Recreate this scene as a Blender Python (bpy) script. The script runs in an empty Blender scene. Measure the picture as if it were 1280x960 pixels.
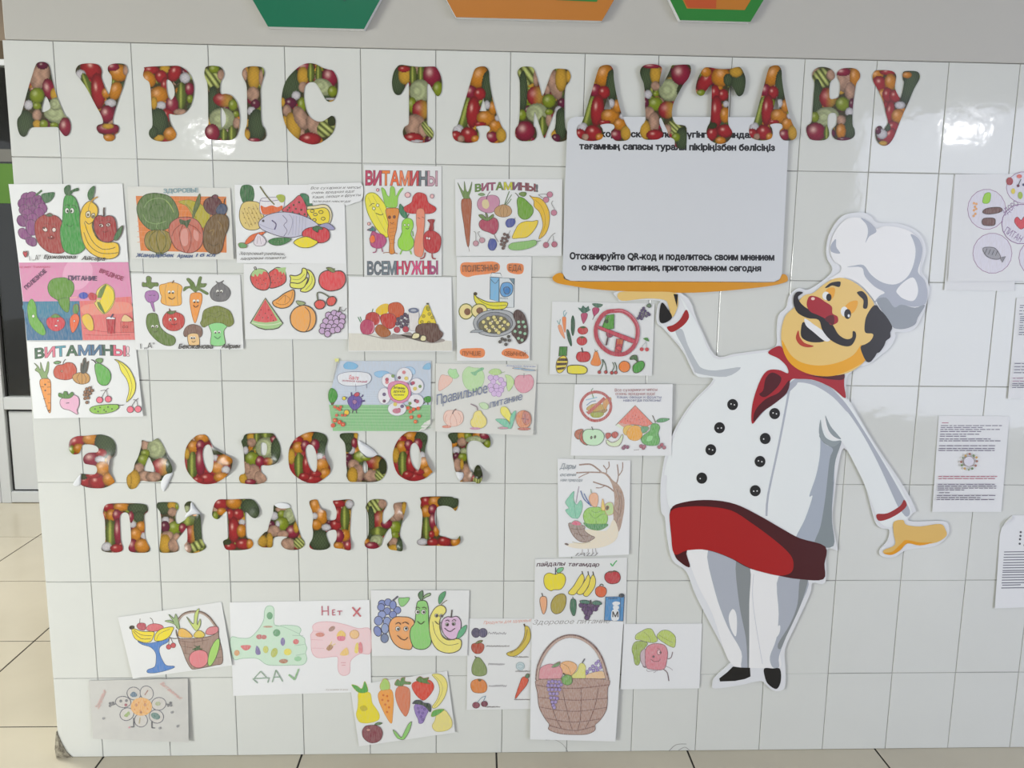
import bpy, bmesh, math, random
import numpy as np
from mathutils import Vector, Matrix
from mathutils.geometry import delaunay_2d_cdt, tessellate_polygon

scene = bpy.context.scene
COL = scene.collection
random.seed(7)
rng = np.random.default_rng(7)

# ------------------------------------------------------------------ camera
FPX = 1047.02
CAM = np.array([1.11889, -2.35342, 1.53184])
YAW, PITCH, ROLL = 0.04119, 0.16179, -0.01423

def ray(px, py):
    u, v = (px - 640) / FPX, (480 - py) / FPX
    cr, sr = math.cos(ROLL), math.sin(ROLL)
    u, v = u * cr + v * sr, -u * sr + v * cr
    cp, sp = math.cos(PITCH), math.sin(PITCH)
    y = cp + sp * v; z = -sp + cp * v; x = u
    cw, sw = math.cos(YAW), math.sin(YAW)
    return np.array([x * cw + y * sw, -x * sw + y * cw, z])

cam_data = bpy.data.cameras.new('camera')
cam_data.sensor_fit = 'HORIZONTAL'
cam_data.sensor_width = 36.0
cam_data.lens = FPX / 1280 * 36.0
cam_data.clip_start = 0.05
cam = bpy.data.objects.new('camera', cam_data)
COL.objects.link(cam)
cx_ = ray(640 + FPX, 480) - ray(640, 480)
cy_ = ray(640, 480 - FPX) - ray(640, 480)
cz_ = -ray(640, 480)
M = Matrix(((cx_[0], cy_[0], cz_[0], CAM[0]), (cx_[1], cy_[1], cz_[1], CAM[1]), (cx_[2], cy_[2], cz_[2], CAM[2]), (0, 0, 0, 1)))
cam.matrix_world = M
scene.camera = cam

# ------------------------------------------------------------------ world, light, exposure
world = bpy.data.worlds.new('world'); scene.world = world
world.use_nodes = True
world.node_tree.nodes['Background'].inputs[0].default_value = (0.93, 0.96, 1.0, 1)
world.node_tree.nodes['Background'].inputs[1].default_value = 0.55

def area(name, loc, target, sx, sy, power, color):
    d = bpy.data.lights.new(name, 'AREA'); d.shape = 'RECTANGLE'
    d.size = sx; d.size_y = sy; d.energy = power; d.color = color
    o = bpy.data.objects.new(name, d); COL.objects.link(o)
    o.location = loc
    o.rotation_euler = (Vector(target) - Vector(loc)).to_track_quat('-Z', 'Y').to_euler()
    return o
area('hall_fill_light', (-2.7, -3.0, 0.95), (0.9, 0, 0.6), 1.4, 1.3, 51, (0.98, 1.0, 0.97)).data.spread = math.radians(115)  # added soft fill, set low and left so the wall dims upwards and rightwards
area('corridor_fill_light', (-1.45, 0.9, 2.92), (-1.1, 0.9, 0), 0.6, 1.2, 74, (1.0, 0.98, 0.90))  # added fill that brightens the floor and door past the partition's end
area('side_window_light', (4.9, -3.2, 1.4), (2.4, 0, 0.9), 2.4, 2.2, 64, (0.74, 0.79, 1.0))
area('ceiling_lamp', (1.0, -1.8, 2.98), (1.0, -1.8, 0), 1.5, .6, 9, (1, 1, .96))
# two lamps far down the hall, mirrored in the glazed tiles
def wall_point(px, py):
    r = ray(px, py); t = -CAM[1] / r[1]; return CAM + r * t
for px, py, w_, e_ in ((266, 172, .40, 9), (1207, 165, .44, 12)):
    P_ = wall_point(px, py); d_ = P_ - CAM; t_ = 10.4 / d_[1]
    area('far_lamp', (P_[0] + d_[0] * t_, -10.4, P_[2] + d_[2] * t_), tuple(P_), w_, .09, e_, (1, 1, 1))
scene.view_settings.view_transform = 'Standard'
scene.view_settings.look = 'None'
scene.view_settings.gamma = 1.0
scene.view_settings.exposure = 0.06
scene.view_settings.use_curve_mapping = False

# ------------------------------------------------------------------ materials
def lin(c):
    return c / 12.92 if c <= 0.04045 else ((c + 0.055) / 1.055) ** 2.4
def hexc(h, k=1.12):
    if len(h) == 3: h = ''.join(ch * 2 for ch in h)
    return tuple(min(0.86, lin(int(h[i:i + 2], 16) / 255) * k) for i in (0, 2, 4))

def new_mat(name, color, rough=0.5, spec=0.5, coat=0.0, noise=None, bump=None, metallic=0.0):
    m = bpy.data.materials.new(name); m.use_nodes = True
    nt = m.node_tree; b = nt.nodes['Principled BSDF']
    b.inputs['Base Color'].default_value = (*color, 1)
    b.inputs['Roughness'].default_value = rough
    b.inputs['Specular IOR Level'].default_value = spec
    b.inputs['Coat Weight'].default_value = coat
    b.inputs['Coat Roughness'].default_value = 0.08
    b.inputs['Metallic'].default_value = metallic
    tc = nt.nodes.new('ShaderNodeTexCoord')
    if noise:
        sc, amt, col2 = noise
        n = nt.nodes.new('ShaderNodeTexNoise'); n.inputs['Scale'].default_value = sc
        n.inputs['Detail'].default_value = 4
        nt.links.new(tc.outputs['Object'], n.inputs['Vector'])
        r = nt.nodes.new('ShaderNodeMapRange'); r.inputs['From Min'].default_value = 0.35; r.inputs['From Max'].default_value = 0.7
        r.inputs['To Max'].default_value = amt
        nt.links.new(n.outputs['Fac'], r.inputs['Value'])
        mx = nt.nodes.new('ShaderNodeMix'); mx.data_type = 'RGBA'
        mx.inputs[6].default_value = (*color, 1); mx.inputs[7].default_value = (*col2, 1)
        nt.links.new(r.outputs['Result'], mx.inputs[0]); nt.links.new(mx.outputs[2], b.inputs['Base Color'])
    if bump:
        sc, st, dist = bump
        n2 = nt.nodes.new('ShaderNodeTexNoise'); n2.inputs['Scale'].default_value = sc
        nt.links.new(tc.outputs['Object'], n2.inputs['Vector'])
        bp = nt.nodes.new('ShaderNodeBump'); bp.inputs['Strength'].default_value = st; bp.inputs['Distance'].default_value = dist
        nt.links.new(n2.outputs['Fac'], bp.inputs['Height']); nt.links.new(bp.outputs['Normal'], b.inputs['Normal'])
    return m

def paint_mat(name, rough, spec, sx, amt, wash):
    """pigment colour from the drawn shape, broken by crayon / pencil grain"""
    m = bpy.data.materials.new(name); m.use_nodes = True
    nt = m.node_tree; b = nt.nodes['Principled BSDF']
    b.inputs['Roughness'].default_value = rough; b.inputs['Specular IOR Level'].default_value = spec
    at = nt.nodes.new('ShaderNodeAttribute'); at.attribute_name = 'Col'
    tc = nt.nodes.new('ShaderNodeTexCoord'); mp = nt.nodes.new('ShaderNodeMapping')
    mp.inputs['Rotation'].default_value = (0, 0.7, 0); mp.inputs['Scale'].default_value = (sx, 1, sx * 0.22)
    n = nt.nodes.new('ShaderNodeTexNoise'); n.inputs['Scale'].default_value = 1.0; n.inputs['Detail'].default_value = 3
    nt.links.new(tc.outputs['Object'], mp.inputs['Vector']); nt.links.new(mp.outputs['Vector'], n.inputs['Vector'])
    r = nt.nodes.new('ShaderNodeMapRange'); r.inputs['From Min'].default_value = 0.3; r.inputs['From Max'].default_value = 0.75
    r.inputs['To Max'].default_value = amt
    nt.links.new(n.outputs['Fac'], r.inputs['Value'])
    mx = nt.nodes.new('ShaderNodeMix'); mx.data_type = 'RGBA'; mx.inputs[7].default_value = (*wash, 1)
    nt.links.new(r.outputs['Result'], mx.inputs[0]); nt.links.new(at.outputs['Color'], mx.inputs[6])
    nt.links.new(mx.outputs[2], b.inputs['Base Color'])
    return m

MAT = {
    'tile': new_mat('glazed_tile', (0.69, 0.705, 0.675), 0.06, 0.5, 0.0, (6.0, 0.25, (0.65, 0.665, 0.635)), (20.0, 0.10, 0.004)),
    'grout': new_mat('grey_grout', (0.42, 0.42, 0.40), 0.9, 0.2, 0, (5.0, 0.9, (0.22, 0.22, 0.21))),
    'plaster': new_mat('painted_plaster', (0.51, 0.50, 0.465), 0.5, 0.3, 0, (3.0, 0.3, (0.50, 0.49, 0.455)), (30.0, 0.1, 0.002)),
    'floor': new_mat('beige_floor_tile', (0.66, 0.61, 0.49), 0.22, 0.5, 0, (2.5, 0.7, (0.58, 0.535, 0.43))),
    'floor_grout': new_mat('dark_floor_grout', (0.05, 0.045, 0.04), 0.9, 0.2),
    'pvc': new_mat('white_pvc', (0.66, 0.69, 0.72), 0.3, 0.5),
    'gasket': new_mat('black_rubber', (0.02, 0.02, 0.022), 0.6, 0.3),
    'brown': new_mat('brown_panel', (0.09, 0.06, 0.03), 0.5, 0.4),
    'tan': new_mat('tan_paint', (0.30, 0.235, 0.18), 0.6, 0.3),
    'green': new_mat('green_panel', (0.07, 0.17, 0.02), 0.5, 0.4),
    'grey': new_mat('grey_panel', (0.13, 0.13, 0.12), 0.5, 0.4),
    'dark': new_mat('dark_hall', (0.05, 0.048, 0.038), 0.6, 0.4, 0, (5.0, 0.8, (0.035, 0.035, 0.03))),
    'mortar': new_mat('broken_mortar', (0.42, 0.39, 0.31), 0.95, 0.1, 0, (90.0, 1.0, (0.14, 0.12, 0.09)), (150.0, 0.8, 0.004)),
    'paper': new_mat('white_paper', (0.80, 0.81, 0.82), 0.55, 0.35),
    'paper_film': new_mat('paper_in_film', (0.765, 0.775, 0.775), 0.35, 0.5, 0.12, None, (9.0, 0.12, 0.01)),
    'paper_grey': new_mat('grey_paper', (0.60, 0.595, 0.57), 0.6, 0.3, 0, (25.0, 0.5, (0.54, 0.535, 0.52))),
    'paper_cream': new_mat('cream_paper', (0.71, 0.71, 0.675), 0.6, 0.3),
    'back': new_mat('sticker_back', (0.74, 0.76, 0.79), 0.8, 0.2),
    'board': new_mat('white_board', (0.76, 0.775, 0.80), 0.35, 0.45),
    'panel': new_mat('white_sign_panel', (0.66, 0.68, 0.71), 0.3, 0.5),
    'marker': paint_mat('marker_ink', 0.5, 0.35, 260, 0.30, (0.55, 0.5, 0.45)),
    'pencil': paint_mat('coloured_pencil', 0.6, 0.3, 420, 0.42, (0.72, 0.72, 0.72)),
    'print': paint_mat('printed_film', 0.34, 0.45, 10, 0.0, (0.5, 0.5, 0.5)),
    'photo': paint_mat('photo_print', 0.30, 0.45, 10, 0.0, (0.5, 0.5, 0.5)),
    'orange': new_mat('orange_board', hexc('b5722a'), 0.3, 0.5),
    'hexgreen': new_mat('green_board', hexc('2c7a34'), 0.3, 0.5),
    'teal': new_mat('teal_board', hexc('0f6a4c'), 0.3, 0.5),
    'redorange': new_mat('red_orange_board', hexc('b4502a'), 0.3, 0.5),
}

# ------------------------------------------------------------------ object helpers
def tag(o, label=None, cat=None, group=None, kind=None):
    if label: o['label'] = label
    if cat: o['category'] = cat
    if group: o['group'] = group
    if kind: o['kind'] = kind
    return o

def mesh_obj(name, verts, faces, mat, parent=None, loc=None, smooth=False):
    me = bpy.data.meshes.new(name)
    me.from_pydata([tuple(v) for v in verts], [], [tuple(f) for f in faces])
    me.materials.append(mat)
    if smooth: me.polygons.foreach_set('use_smooth', [True] * len(me.polygons))
    o = bpy.data.objects.new(name, me); COL.objects.link(o)
    if parent is not None: o.parent = parent
    if loc is not None: o.location = loc
    return o

def box_vf(x0, x1, y0, y1, z0, z1, bev=0.0):
    bm = bmesh.new()
    vs = [bm.verts.new((x, y, z)) for x in (x0, x1) for y in (y0, y1) for z in (z0, z1)]
    for f in ((0, 1, 3, 2), (4, 6, 7, 5), (0, 4, 5, 1), (2, 3, 7, 6), (0, 2, 6, 4), (1, 5, 7, 3)):
        bm.faces.new([vs[i] for i in f])
    if bev: bmesh.ops.bevel(bm, geom=bm.edges[:] , offset=bev, segments=1, affect='EDGES')
    bmesh.ops.recalc_face_normals(bm, faces=bm.faces[:])
    v = [tuple(q.co) for q in bm.verts]; bm.verts.index_update()
    f = [[q.index for q in fc.verts] for fc in bm.faces]
    bm.free()
    return v, f

def box(name, x0, x1, y0, y1, z0, z1, mat, parent=None, bev=0.0):
    v, f = box_vf(x0, x1, y0, y1, z0, z1, bev)
    return mesh_obj(name, v, f, mat, parent)

def W(px, py, d=0.0):
    """photo pixel -> point on the vertical plane y=-d (the wall face is y=0)"""
    r = ray(px, py); t = (-d - CAM[1]) / r[1]
    return (CAM[0] + r[0] * t, -d, CAM[2] + r[2] * t)

def catmull(pts, closed=True, n=4):
    P = np.array(pts, float); N = len(P)
    if N < 3: return P
    out = []
    rg = range(N) if closed else range(N - 1)
    for i in rg:
        if closed: a, b, c, d = P[(i - 1) % N], P[i], P[(i + 1) % N], P[(i + 2) % N]
        else: a, b, c, d = P[max(i - 1, 0)], P[i], P[i + 1], P[min(i + 2, N - 1)]
        for k in range(n):
            t = k / n
            out.append(0.5 * ((2 * b) + (c - a) * t + (2 * a - 5 * b + 4 * c - d) * t * t + (3 * b - a - 3 * c + d) * t ** 3))
    if not closed: out.append(P[-1])
    return np.array(out)

def ribbon(P, w, closed):
    P = np.array(P, float)
    if closed: d = np.roll(P, -1, 0) - np.roll(P, 1, 0)
    else: d = np.gradient(P, axis=0)
    L = np.hypot(d[:, 0], d[:, 1]); L[L == 0] = 1
    nrm = np.stack([-d[:, 1] / L, d[:, 0] / L], 1) * (w / 2)
    V = np.concatenate([P + nrm, P - nrm]); n = len(P)
    F = [(i, (i + 1) % n, n + (i + 1) % n, n + i) for i in range(n if closed else n - 1)]
    return V, F

# ------------------------------------------------------------------ glyphs (Blender's built-in font, one evaluated mesh per character)
GLY = {}
def _offset(P, off):
    n = len(P); d1 = P - np.roll(P, 1, 0); d2 = np.roll(P, -1, 0) - P
    def nr(d):
        L = np.hypot(d[:, 0], d[:, 1]); L[L == 0] = 1
        return np.stack([d[:, 1] / L, -d[:, 0] / L], 1)
    a, b = nr(d1), nr(d2); m = a + b; L = (m * m).sum(1); L[L < .5] = .5
    return P + m * (2 * off / L)[:, None]
def load_glyphs(chars, weights=((0, 0.0), (1, 0.024), (2, 0.05))):
    obs = []
    for c in chars:
        cu = bpy.data.curves.new('glyph', 'FONT'); cu.body = c
        o = bpy.data.objects.new('glyph', cu); COL.objects.link(o); obs.append((c, o, cu))
    dg = bpy.context.evaluated_depsgraph_get()
    for c, o, cu in obs:
        cv = o.evaluated_get(dg).to_curve(dg); loops = []
        for sp in cv.splines:
            bp = sp.bezier_points; P = []
            for i in range(len(bp)):
                A, B = bp[i], bp[(i + 1) % len(bp)]
                p0, p1, p2, p3 = (np.array(v[:2]) for v in (A.co, A.handle_right, B.handle_left, B.co))
                straight = abs(np.cross(p1 - p0, p3 - p0)) + abs(np.cross(p2 - p0, p3 - p0)) < 1e-4
                for k in range(1 if straight else 3):
                    t = k / 3; P.append((1 - t) ** 3 * p0 + 3 * (1 - t) ** 2 * t * p1 + 3 * (1 - t) * t * t * p2 + t ** 3 * p3)
            P = np.array(P); Q = [P[0]]
            for q in P[1:]:
                if np.hypot(*(q - Q[-1])) > 1e-4: Q.append(q)
            if len(Q) > 2: loops.append(np.array(Q))
        tot = sum(0.5 * (P[:, 0] * np.roll(P[:, 1], -1) - np.roll(P[:, 0], -1) * P[:, 1]).sum() for P in loops)
        for wi, off in weights:
            R = [_offset(L, off if tot > 0 else -off) for L in loops]
            co = [Vector((x, y)) for L in R for x, y in L]; ed = []; k = 0
            for L in R: ed += [(k + i, k + (i + 1) % len(L)) for i in range(len(L))]; k += len(L)
            V, _, F, *_r = delaunay_2d_cdt(co, ed, [], 0, 1e-6)
            V = np.array([(v.x, v.y) for v in V]); F = np.array(F); cen = V[F].mean(1); wn = np.zeros(len(F), int)
            for L in R:
                for (x1, y1), (x2, y2) in zip(L, np.roll(L, -1, 0)):
                    if y1 == y2: continue
                    left = cen[:, 0] < (x2 - x1) * (cen[:, 1] - y1) / (y2 - y1) + x1
                    wn += ((y1 <= cen[:, 1]) & (y2 > cen[:, 1]) & left).astype(int) - ((y2 <= cen[:, 1]) & (y1 > cen[:, 1]) & left).astype(int)
            GLY[(wi, c)] = [(V, [tuple(f) for f in F[wn != 0]])]
    for c, o, cu in obs:
        bpy.data.objects.remove(o); bpy.data.curves.remove(cu)

def glyph_run(text, wt, slant=0.0):
    """per character a list of (V,F) pieces laid along x"""
    x = 0; out = []
    for ch in text:
        if ch == ' ': x += 0.30; continue
        base = np.concatenate([V for V, F in GLY[(0, ch)]])
        lo, hi = base[:, 0].min(), base[:, 0].max(); pcs = []
        for V, F in GLY[(wt, ch)]:
            P = V.copy(); P[:, 0] += x - lo; P[:, 0] += slant * P[:, 1]; pcs.append((P, F))
        out.append(pcs); x += hi - lo + 0.10
    return out, max(x - 0.10, 0.1)

# ------------------------------------------------------------------ drawing language: flat shapes laid in thin layers on a sheet
class Pen:
    def __init__(s, parent, place, views, mat, step=0.00003, base=0.00012, tint=1.0):
        s.parent = parent; s.place = place; s.views = views; s.v = views['']; s.mat = mat
        s.step = step; s.h = base; s.out = None; s.V = []; s.F = []; s.C = []; s.name = None; s.tint = tint; s.n = 0; s.S = []
    def add(s, V, F, col):
        b = s.n; s.h += s.step; A = np.asarray(V, float); s.S.append((len(s.F), len(s.F) + len(F), *A.min(0), *A.max(0)))
        for q in V: s.V.append(s.place(q[0], q[1], s.h))
        s.n += len(V)
        c = hexc(col, s.tint)
        for f in F: s.F.append(tuple(i + b for i in f)); s.C.append(c)
    def flush(s):
        if s.name and s.F:
            if any(k in s.name for k in ('text', 'print', 'jacket', 'trousers', 'tray', 'daisy')): groups = [list(range(len(s.S)))]
            else:   # one object per drawn item: shapes whose boxes meet belong together
                par = list(range(len(s.S))); mg = 5.0 if s.name in ('lettering', 'face_drawing') else .7
                def root(i):
                    while par[i] != i: i = par[i]
                    return i
                for i in range(len(s.S)):
                    for j in range(i):
                        A, B = s.S[i], s.S[j]
                        if A[2] - mg < B[4] and B[2] - mg < A[4] and A[3] - mg < B[5] and B[3] - mg < A[5]: par[root(i)] = root(j)
                gd = {}
                for i in range(len(s.S)): gd.setdefault(root(i), []).append(i)
                groups = list(gd.values())
            for g in groups:
                F = []; C = []
                for i in g: F += s.F[s.S[i][0]:s.S[i][1]]; C += s.C[s.S[i][0]:s.S[i][1]]
                used = sorted({i for f in F for i in f}); mp_ = {v: k for k, v in enumerate(used)}
                o = mesh_obj(s.name, [s.V[i] for i in used], [tuple(mp_[i] for i in f) for f in F], s.mat, s.parent)
                me = o.data
                a = me.color_attributes.new('Col', 'FLOAT_COLOR', 'CORNER')
                nl = np.array([p.loop_total for p in me.polygons])
                cc = np.repeat(np.array([(*c, 1) for c in C], np.float32), nl, axis=0)
                a.data.foreach_set('color', cc.ravel())
        s.V = []; s.F = []; s.C = []; s.n = 0; s.S = []
    def pts(s, toks):
        v = s.v; out = []; i = 0
        while i < len(toks):
            if toks[i][0] == '@': v = s.views[toks[i][1:]]; i += 1; continue
            out.append((v[0] + float(toks[i]) / v[2], v[1] + float(toks[i + 1]) / v[2])); i += 2
        return out
    def shape(s, P, col):
        P = np.array(P)
        s.add(P, [tuple(range(len(P)))], col)
        if s.out: s.add(*ribbon(P, s.out[1] / s.v[2], True), s.out[0])
    def ell(s, col, cx, cy, rx, ry, rot=0, n=18):
        a = np.linspace(0, 2 * math.pi, n, endpoint=False); r = math.radians(rot)
        x = rx * np.cos(a); y = ry * np.sin(a)
        X = cx + x * math.cos(r) - y * math.sin(r); Y = cy + x * math.sin(r) + y * math.cos(r)
        v = s.v
        s.shape(np.stack([v[0] + X / v[2], v[1] + Y / v[2]], 1), col)
    def text(s, col, x, y, w, h, wt, ang, txt, cols=None, edge=None, arc=0):
        slant = 0.0
        if wt == 3: wt, slant = 0, 0.35
        if wt == 4: wt, slant = 1, 0.25
        run, L = glyph_run(txt, wt, slant)
        v = s.v; ca, sa = math.cos(math.radians(ang)), math.sin(math.radians(ang))
        def mp(P):
            X = P[:, 0] * w / L; Y = P[:, 1] * h / 0.73
            t = np.clip(X / w, 0, 1); Y = Y + arc * 4 * t * (1 - t)
            XX = x + X * ca + Y * sa; YY = y + X * sa - Y * ca
            return np.stack([v[0] + XX / v[2], v[1] + YY / v[2]], 1)
        def put(rn, cf):
            h0 = s.h; s.h += s.step
            for i, pcs in enumerate(rn):
                h1 = s.h
                for k, (P, F) in enumerate(pcs):
                    s.h = h1 - s.step + k * 4e-6; s.add(mp(P), F, cf(i))
                s.h = h1
            s.h = h0 + s.step * 1.6
        if edge:
            er, _ = glyph_run(txt, 2, slant)
            put(er, lambda i: edge)
        put(run, lambda i: cols[i % len(cols)] if cols else col)
    def scribble(s, col, x, y, w, h, lw, seed=0):
        """a line of small joined handwriting"""
        r = random.Random(int(x * 7 + y * 13 + seed)); n = max(4, int(w / (h * 0.9))); P = []
        for i in range(n * 2):
            P.append((x + w * i / (n * 2), y - (h * r.uniform(.5, 1.1) if i % 2 else h * r.uniform(-.15, .15))))
        v = s.v
        Q = catmull([(v[0] + a / v[2], v[1] + b / v[2]) for a, b in P], False, 3)
        s.add(*ribbon(Q, lw / v[2], False), col)
    def draw(s, data):
        for ln in data.strip().split('\n'):
            t = ln.split()
            if not t: continue
            c = t[0]
            if c == 'n': s.flush(); s.name = t[1]
            elif c == 'v': s.v = s.views[t[1]]
            elif c == 'm': s.flush(); s.mat = MAT[t[1]]
            elif c == 'o': s.out = None if t[1] == '-' else (t[1], float(t[2]))
            elif c == 'f': s.shape(catmull(s.pts(t[2:])), t[1])
            elif c == 'p': s.shape(s.pts(t[2:]), t[1])
            elif c == 'e': s.ell(t[1], *map(float, t[2:]))
            elif c == 'c':
                q = list(map(float, t[3:])); r = float(t[2])
                for i in range(0, len(q), 2): s.ell(t[1], q[i], q[i + 1], r, r, 0, 12)
            elif c == 'l': 
                P = s.pts(t[3:]); P = catmull(P, False, 3) if len(P) > 2 else P
                s.add(*ribbon(P, float(t[2]) / s.v[2], False), t[1])
            elif c == 'k':
                P = s.pts(t[3:]); s.add(*ribbon(P, float(t[2]) / s.v[2], False), t[1])
            elif c == 'h':   # hand-ruled grain inside: list of parallel strokes  col w x0 y0 x1 y1 dx dy n
                q = list(map(float, t[2:]))
                for i in range(int(q[7])):
                    a = [(q[1] + q[5] * i, q[2] + q[6] * i), (q[3] + q[5] * i, q[4] + q[6] * i)]
                    s.add(*ribbon([(s.v[0] + X / s.v[2], s.v[1] + Y / s.v[2]) for X, Y in a], q[0] / s.v[2], False), t[1])
            elif c == 't': s.text(t[1], *map(float, t[2:6]), int(t[6]), float(t[7]), ' '.join(t[8:]))
            elif c == 'b':   # coloured bubble lettering: cols edge x y w h wt ang arc text
                s.text(None, *map(float, t[3:7]), int(t[7]), float(t[8]), ' '.join(t[10:]), t[1].split(','), None if t[2] == '-' else t[2], float(t[9]))
            elif c == 's': s.scribble(t[1], *map(float, t[2:]))
        s.flush()

def view_quad(view, q):
    return [(view[0] + x / view[2], view[1] + y / view[2]) for x, y in zip(q[::2], q[1::2])]

def sheet(label, view, quad, data, d=0.002, lift=0.003, mat='paper', pen='marker', group='children\'s drawings taped to the tiled wall', cat='drawing', name='drawing_sheet', side=0.0, outline=None, bow=0.0):
    """paper taped to the wall: quad = corners TL TR BR BL in view pixels; the lower edge stands off by lift, the right edge by side"""
    q = view_quad(view, quad)
    w = [W(x, y) for x, y in q]
    x0 = sum(p[0] for p in (w[0], w[3])) / 2; x1 = sum(p[0] for p in (w[1], w[2])) / 2
    zt = (w[0][2] + w[1][2]) / 2; zb = (w[2][2] + w[3][2]) / 2
    cx, cz = (x0 + x1) / 2, (zt + zb) / 2
    def off(x, z):
        v = min(1.15, max(-.15, (zt - z) / (zt - zb))); u = min(1.15, max(-.15, (x - x0) / (x1 - x0)))
        return d + lift * v + side * u + bow * (4 * v * (1 - v))
    root_loc = Vector((cx, -d, cz))
    def place(px, py, h):
        p = W(px, py); o = off(p[0], p[2])
        p = W(px, py, o + h)
        return (p[0] - cx, p[1] + d, p[2] - cz)
    if outline: q = view_quad(view, outline)
    # paper slab as a fine grid so that it can bow; outline sheets are a single polygon
    T = 0.00025
    if outline or bow == 0:
        n = len(q)
        V = [place(x, y, 0) for x, y in q] + [place(x, y, -T) for x, y in q]
        F = [tuple(range(n)), tuple(range(2 * n - 1, n - 1, -1))] + [(i, (i + 1) % n, n + (i + 1) % n, n + i) for i in range(n)]
    else:
        N = 12; V = []; F = []
        for k in (0, -T):
            for i in range(N + 1):
                v = i / N
                for u in (0, 1):
                    a = np.array(q[0]) * (1 - u) + np.array(q[1]) * u; b = np.array(q[3]) * (1 - u) + np.array(q[2]) * u
                    p = a * (1 - v) + b * v; V.append(place(p[0], p[1], k))
        m = 2 * (N + 1)
        for i in range(N): F.append((2 * i, 2 * i + 1, 2 * i + 3, 2 * i + 2)); F.append((m + 2 * i, m + 2 * i + 2, m + 2 * i + 3, m + 2 * i + 1)); F.append((2 * i, 2 * i + 2, m + 2 * i + 2, m + 2 * i)); F.append((2 * i + 1, m + 2 * i + 1, m + 2 * i + 3, 2 * i + 3))
        F.append((0, m, m + 1, 1)); F.append((2 * N, 2 * N + 1, m + 2 * N + 1, m + 2 * N))
    o = mesh_obj(name, V, F, MAT[mat], None, root_loc)
    bm = bmesh.new(); bm.from_mesh(o.data); bmesh.ops.recalc_face_normals(bm, faces=bm.faces[:]); bm.to_mesh(o.data); bm.free()
    tag(o, label, cat, group)
    if data: Pen(o, place, {'': view}, MAT[pen]).draw(data)
    o['_d'] = 1.0; del o['_d']
    return o, place

def bbmap(pts, a, b):
    return [(b[0] + (x - a[0]) / (a[2] - a[0]) * (b[2] - b[0]), b[1] + (y - a[1]) / (a[3] - a[1]) * (b[3] - b[1])) for x, y in pts]

# ------------------------------------------------------------------ cut-out letters with a printed photograph of fruit and vegetables
KC = {'r': 'b0262c', 'o': 'd88a1c', 'y': 'd9a838', 'g': '8c9c1a', 'c': '66742a', 'k': 'c3cc9a', 'b': '4c5c3c', 'w': 'dcd8dc',
      'p': 'c79e86', 's': '848e38', 'u': '6c1a3c', 'm': '9a1c3c', 'q': 'b02a30', 'd': '3c4420'}
def collage(P, items, bg=(0.045, 0.035, 0.012)):
    C = np.tile(np.array(bg), (len(P), 1))
    nz = (np.sin(P[:, 0] * 0.21 + 1.3 * np.sin(P[:, 1] * .17)) * np.sin(P[:, 1] * 0.19 + 2 * np.sin(P[:, 0] * .13)) + 1) / 2
    C = C * (0.7 + 0.8 * nz[:, None])
    rr_ = random.Random(int(P[:, 0].sum()) % 9973); lo = P.min(0); hi = P.max(0)
    extra = [(rr_.choice('rogbpycmqdub'), rr_.uniform(lo[0], hi[0]), rr_.uniform(lo[1], hi[1]), rr_.uniform(22, 48), rr_.uniform(22, 60), rr_.uniform(-60, 60)) for _ in range(60)]
    for it in extra + list(items):
        k, cx, cy, rx, ry = it[0], *map(float, it[1:5]); rx *= 1.07; ry *= 1.07; rot = math.radians(float(it[5]) if len(it) > 5 else 0)
        dx = P[:, 0] - cx; dy = P[:, 1] - cy
        u = (dx * math.cos(rot) + dy * math.sin(rot)) / rx; v = (-dx * math.sin(rot) + dy * math.cos(rot)) / ry
        r2 = u * u + v * v; m = r2 < 1
        if not m.any(): continue
        base = np.array(hexc(KC[k], 0.62)); col = np.tile(base, (m.sum(), 1)); uu, vv, rr = u[m], v[m], r2[m]
        if k == 'q': t = np.clip((uu + .1) * 1.3 + .3, 0, 1)[:, None]; col = col * (1 - t) + np.array(hexc('c99a3c', .62)) * t
        if k == 's': t = ((np.sin(uu * 13) + 1) / 2)[:, None]; col = col * (.35 + .3 * t) + np.array(hexc('c6cc80')) * t * .55
        if k == 'c': t = np.exp(-((uu + .15) / .22) ** 2)[:, None]; col = col * (1 - .6 * t) + np.array(hexc('a9b054')) * .6 * t
        if k == 'k': t = ((np.sin(np.sqrt((uu + .3) ** 2 + vv ** 2) * 12) + 1) / 2)[:, None]; col = col * (.75 + .3 * t)
        if k == 'b': t = (np.sin(P[m, 0] * .5) * np.sin(P[m, 1] * .47) + np.sin(P[m, 0] * .23 + P[m, 1] * .31))[:, None]; col = col * (1 + .35 * t)
        if k == 'p': t = np.sin(P[m, 0] * .07 + 1.3 * np.sin(P[m, 1] * .045))[:, None]; col = col * (.97 + .16 * t)
        col = col * (1.18 - 0.75 * rr ** 1.6)[:, None]
        if k in 'rogmuq':
            hgl = np.exp(-(((uu + .28) ** 2 + (vv + .25) ** 2) / (.035 if k in 'ru' else .09)))[:, None] * (.42 if k in 'rmu' else .22)
            col = col + hgl * np.array([.9, .85, .7])
        C[m] = np.clip(col, 0.005, .8)
    fine = np.sin(P[:, 0] * .9 + 3 * np.sin(P[:, 1] * .31)) * np.sin(P[:, 1] * .8 + 2 * np.sin(P[:, 0] * .27))
    return np.clip(C * (1 + .16 * fine)[:, None], .004, .85)

def inside(pt, loops):
    x, y = pt[:, 0], pt[:, 1]; c = np.zeros(len(pt), bool)
    for L in loops:
        n = len(L)
        for i in range(n):
            x1, y1 = L[i]; x2, y2 = L[(i + 1) % n]
            cond = (y1 > y) != (y2 > y)
            if y1 != y2: c ^= cond & (x < (x2 - x1) * (y - y1) / (y2 - y1) + x1)
    return c

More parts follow.
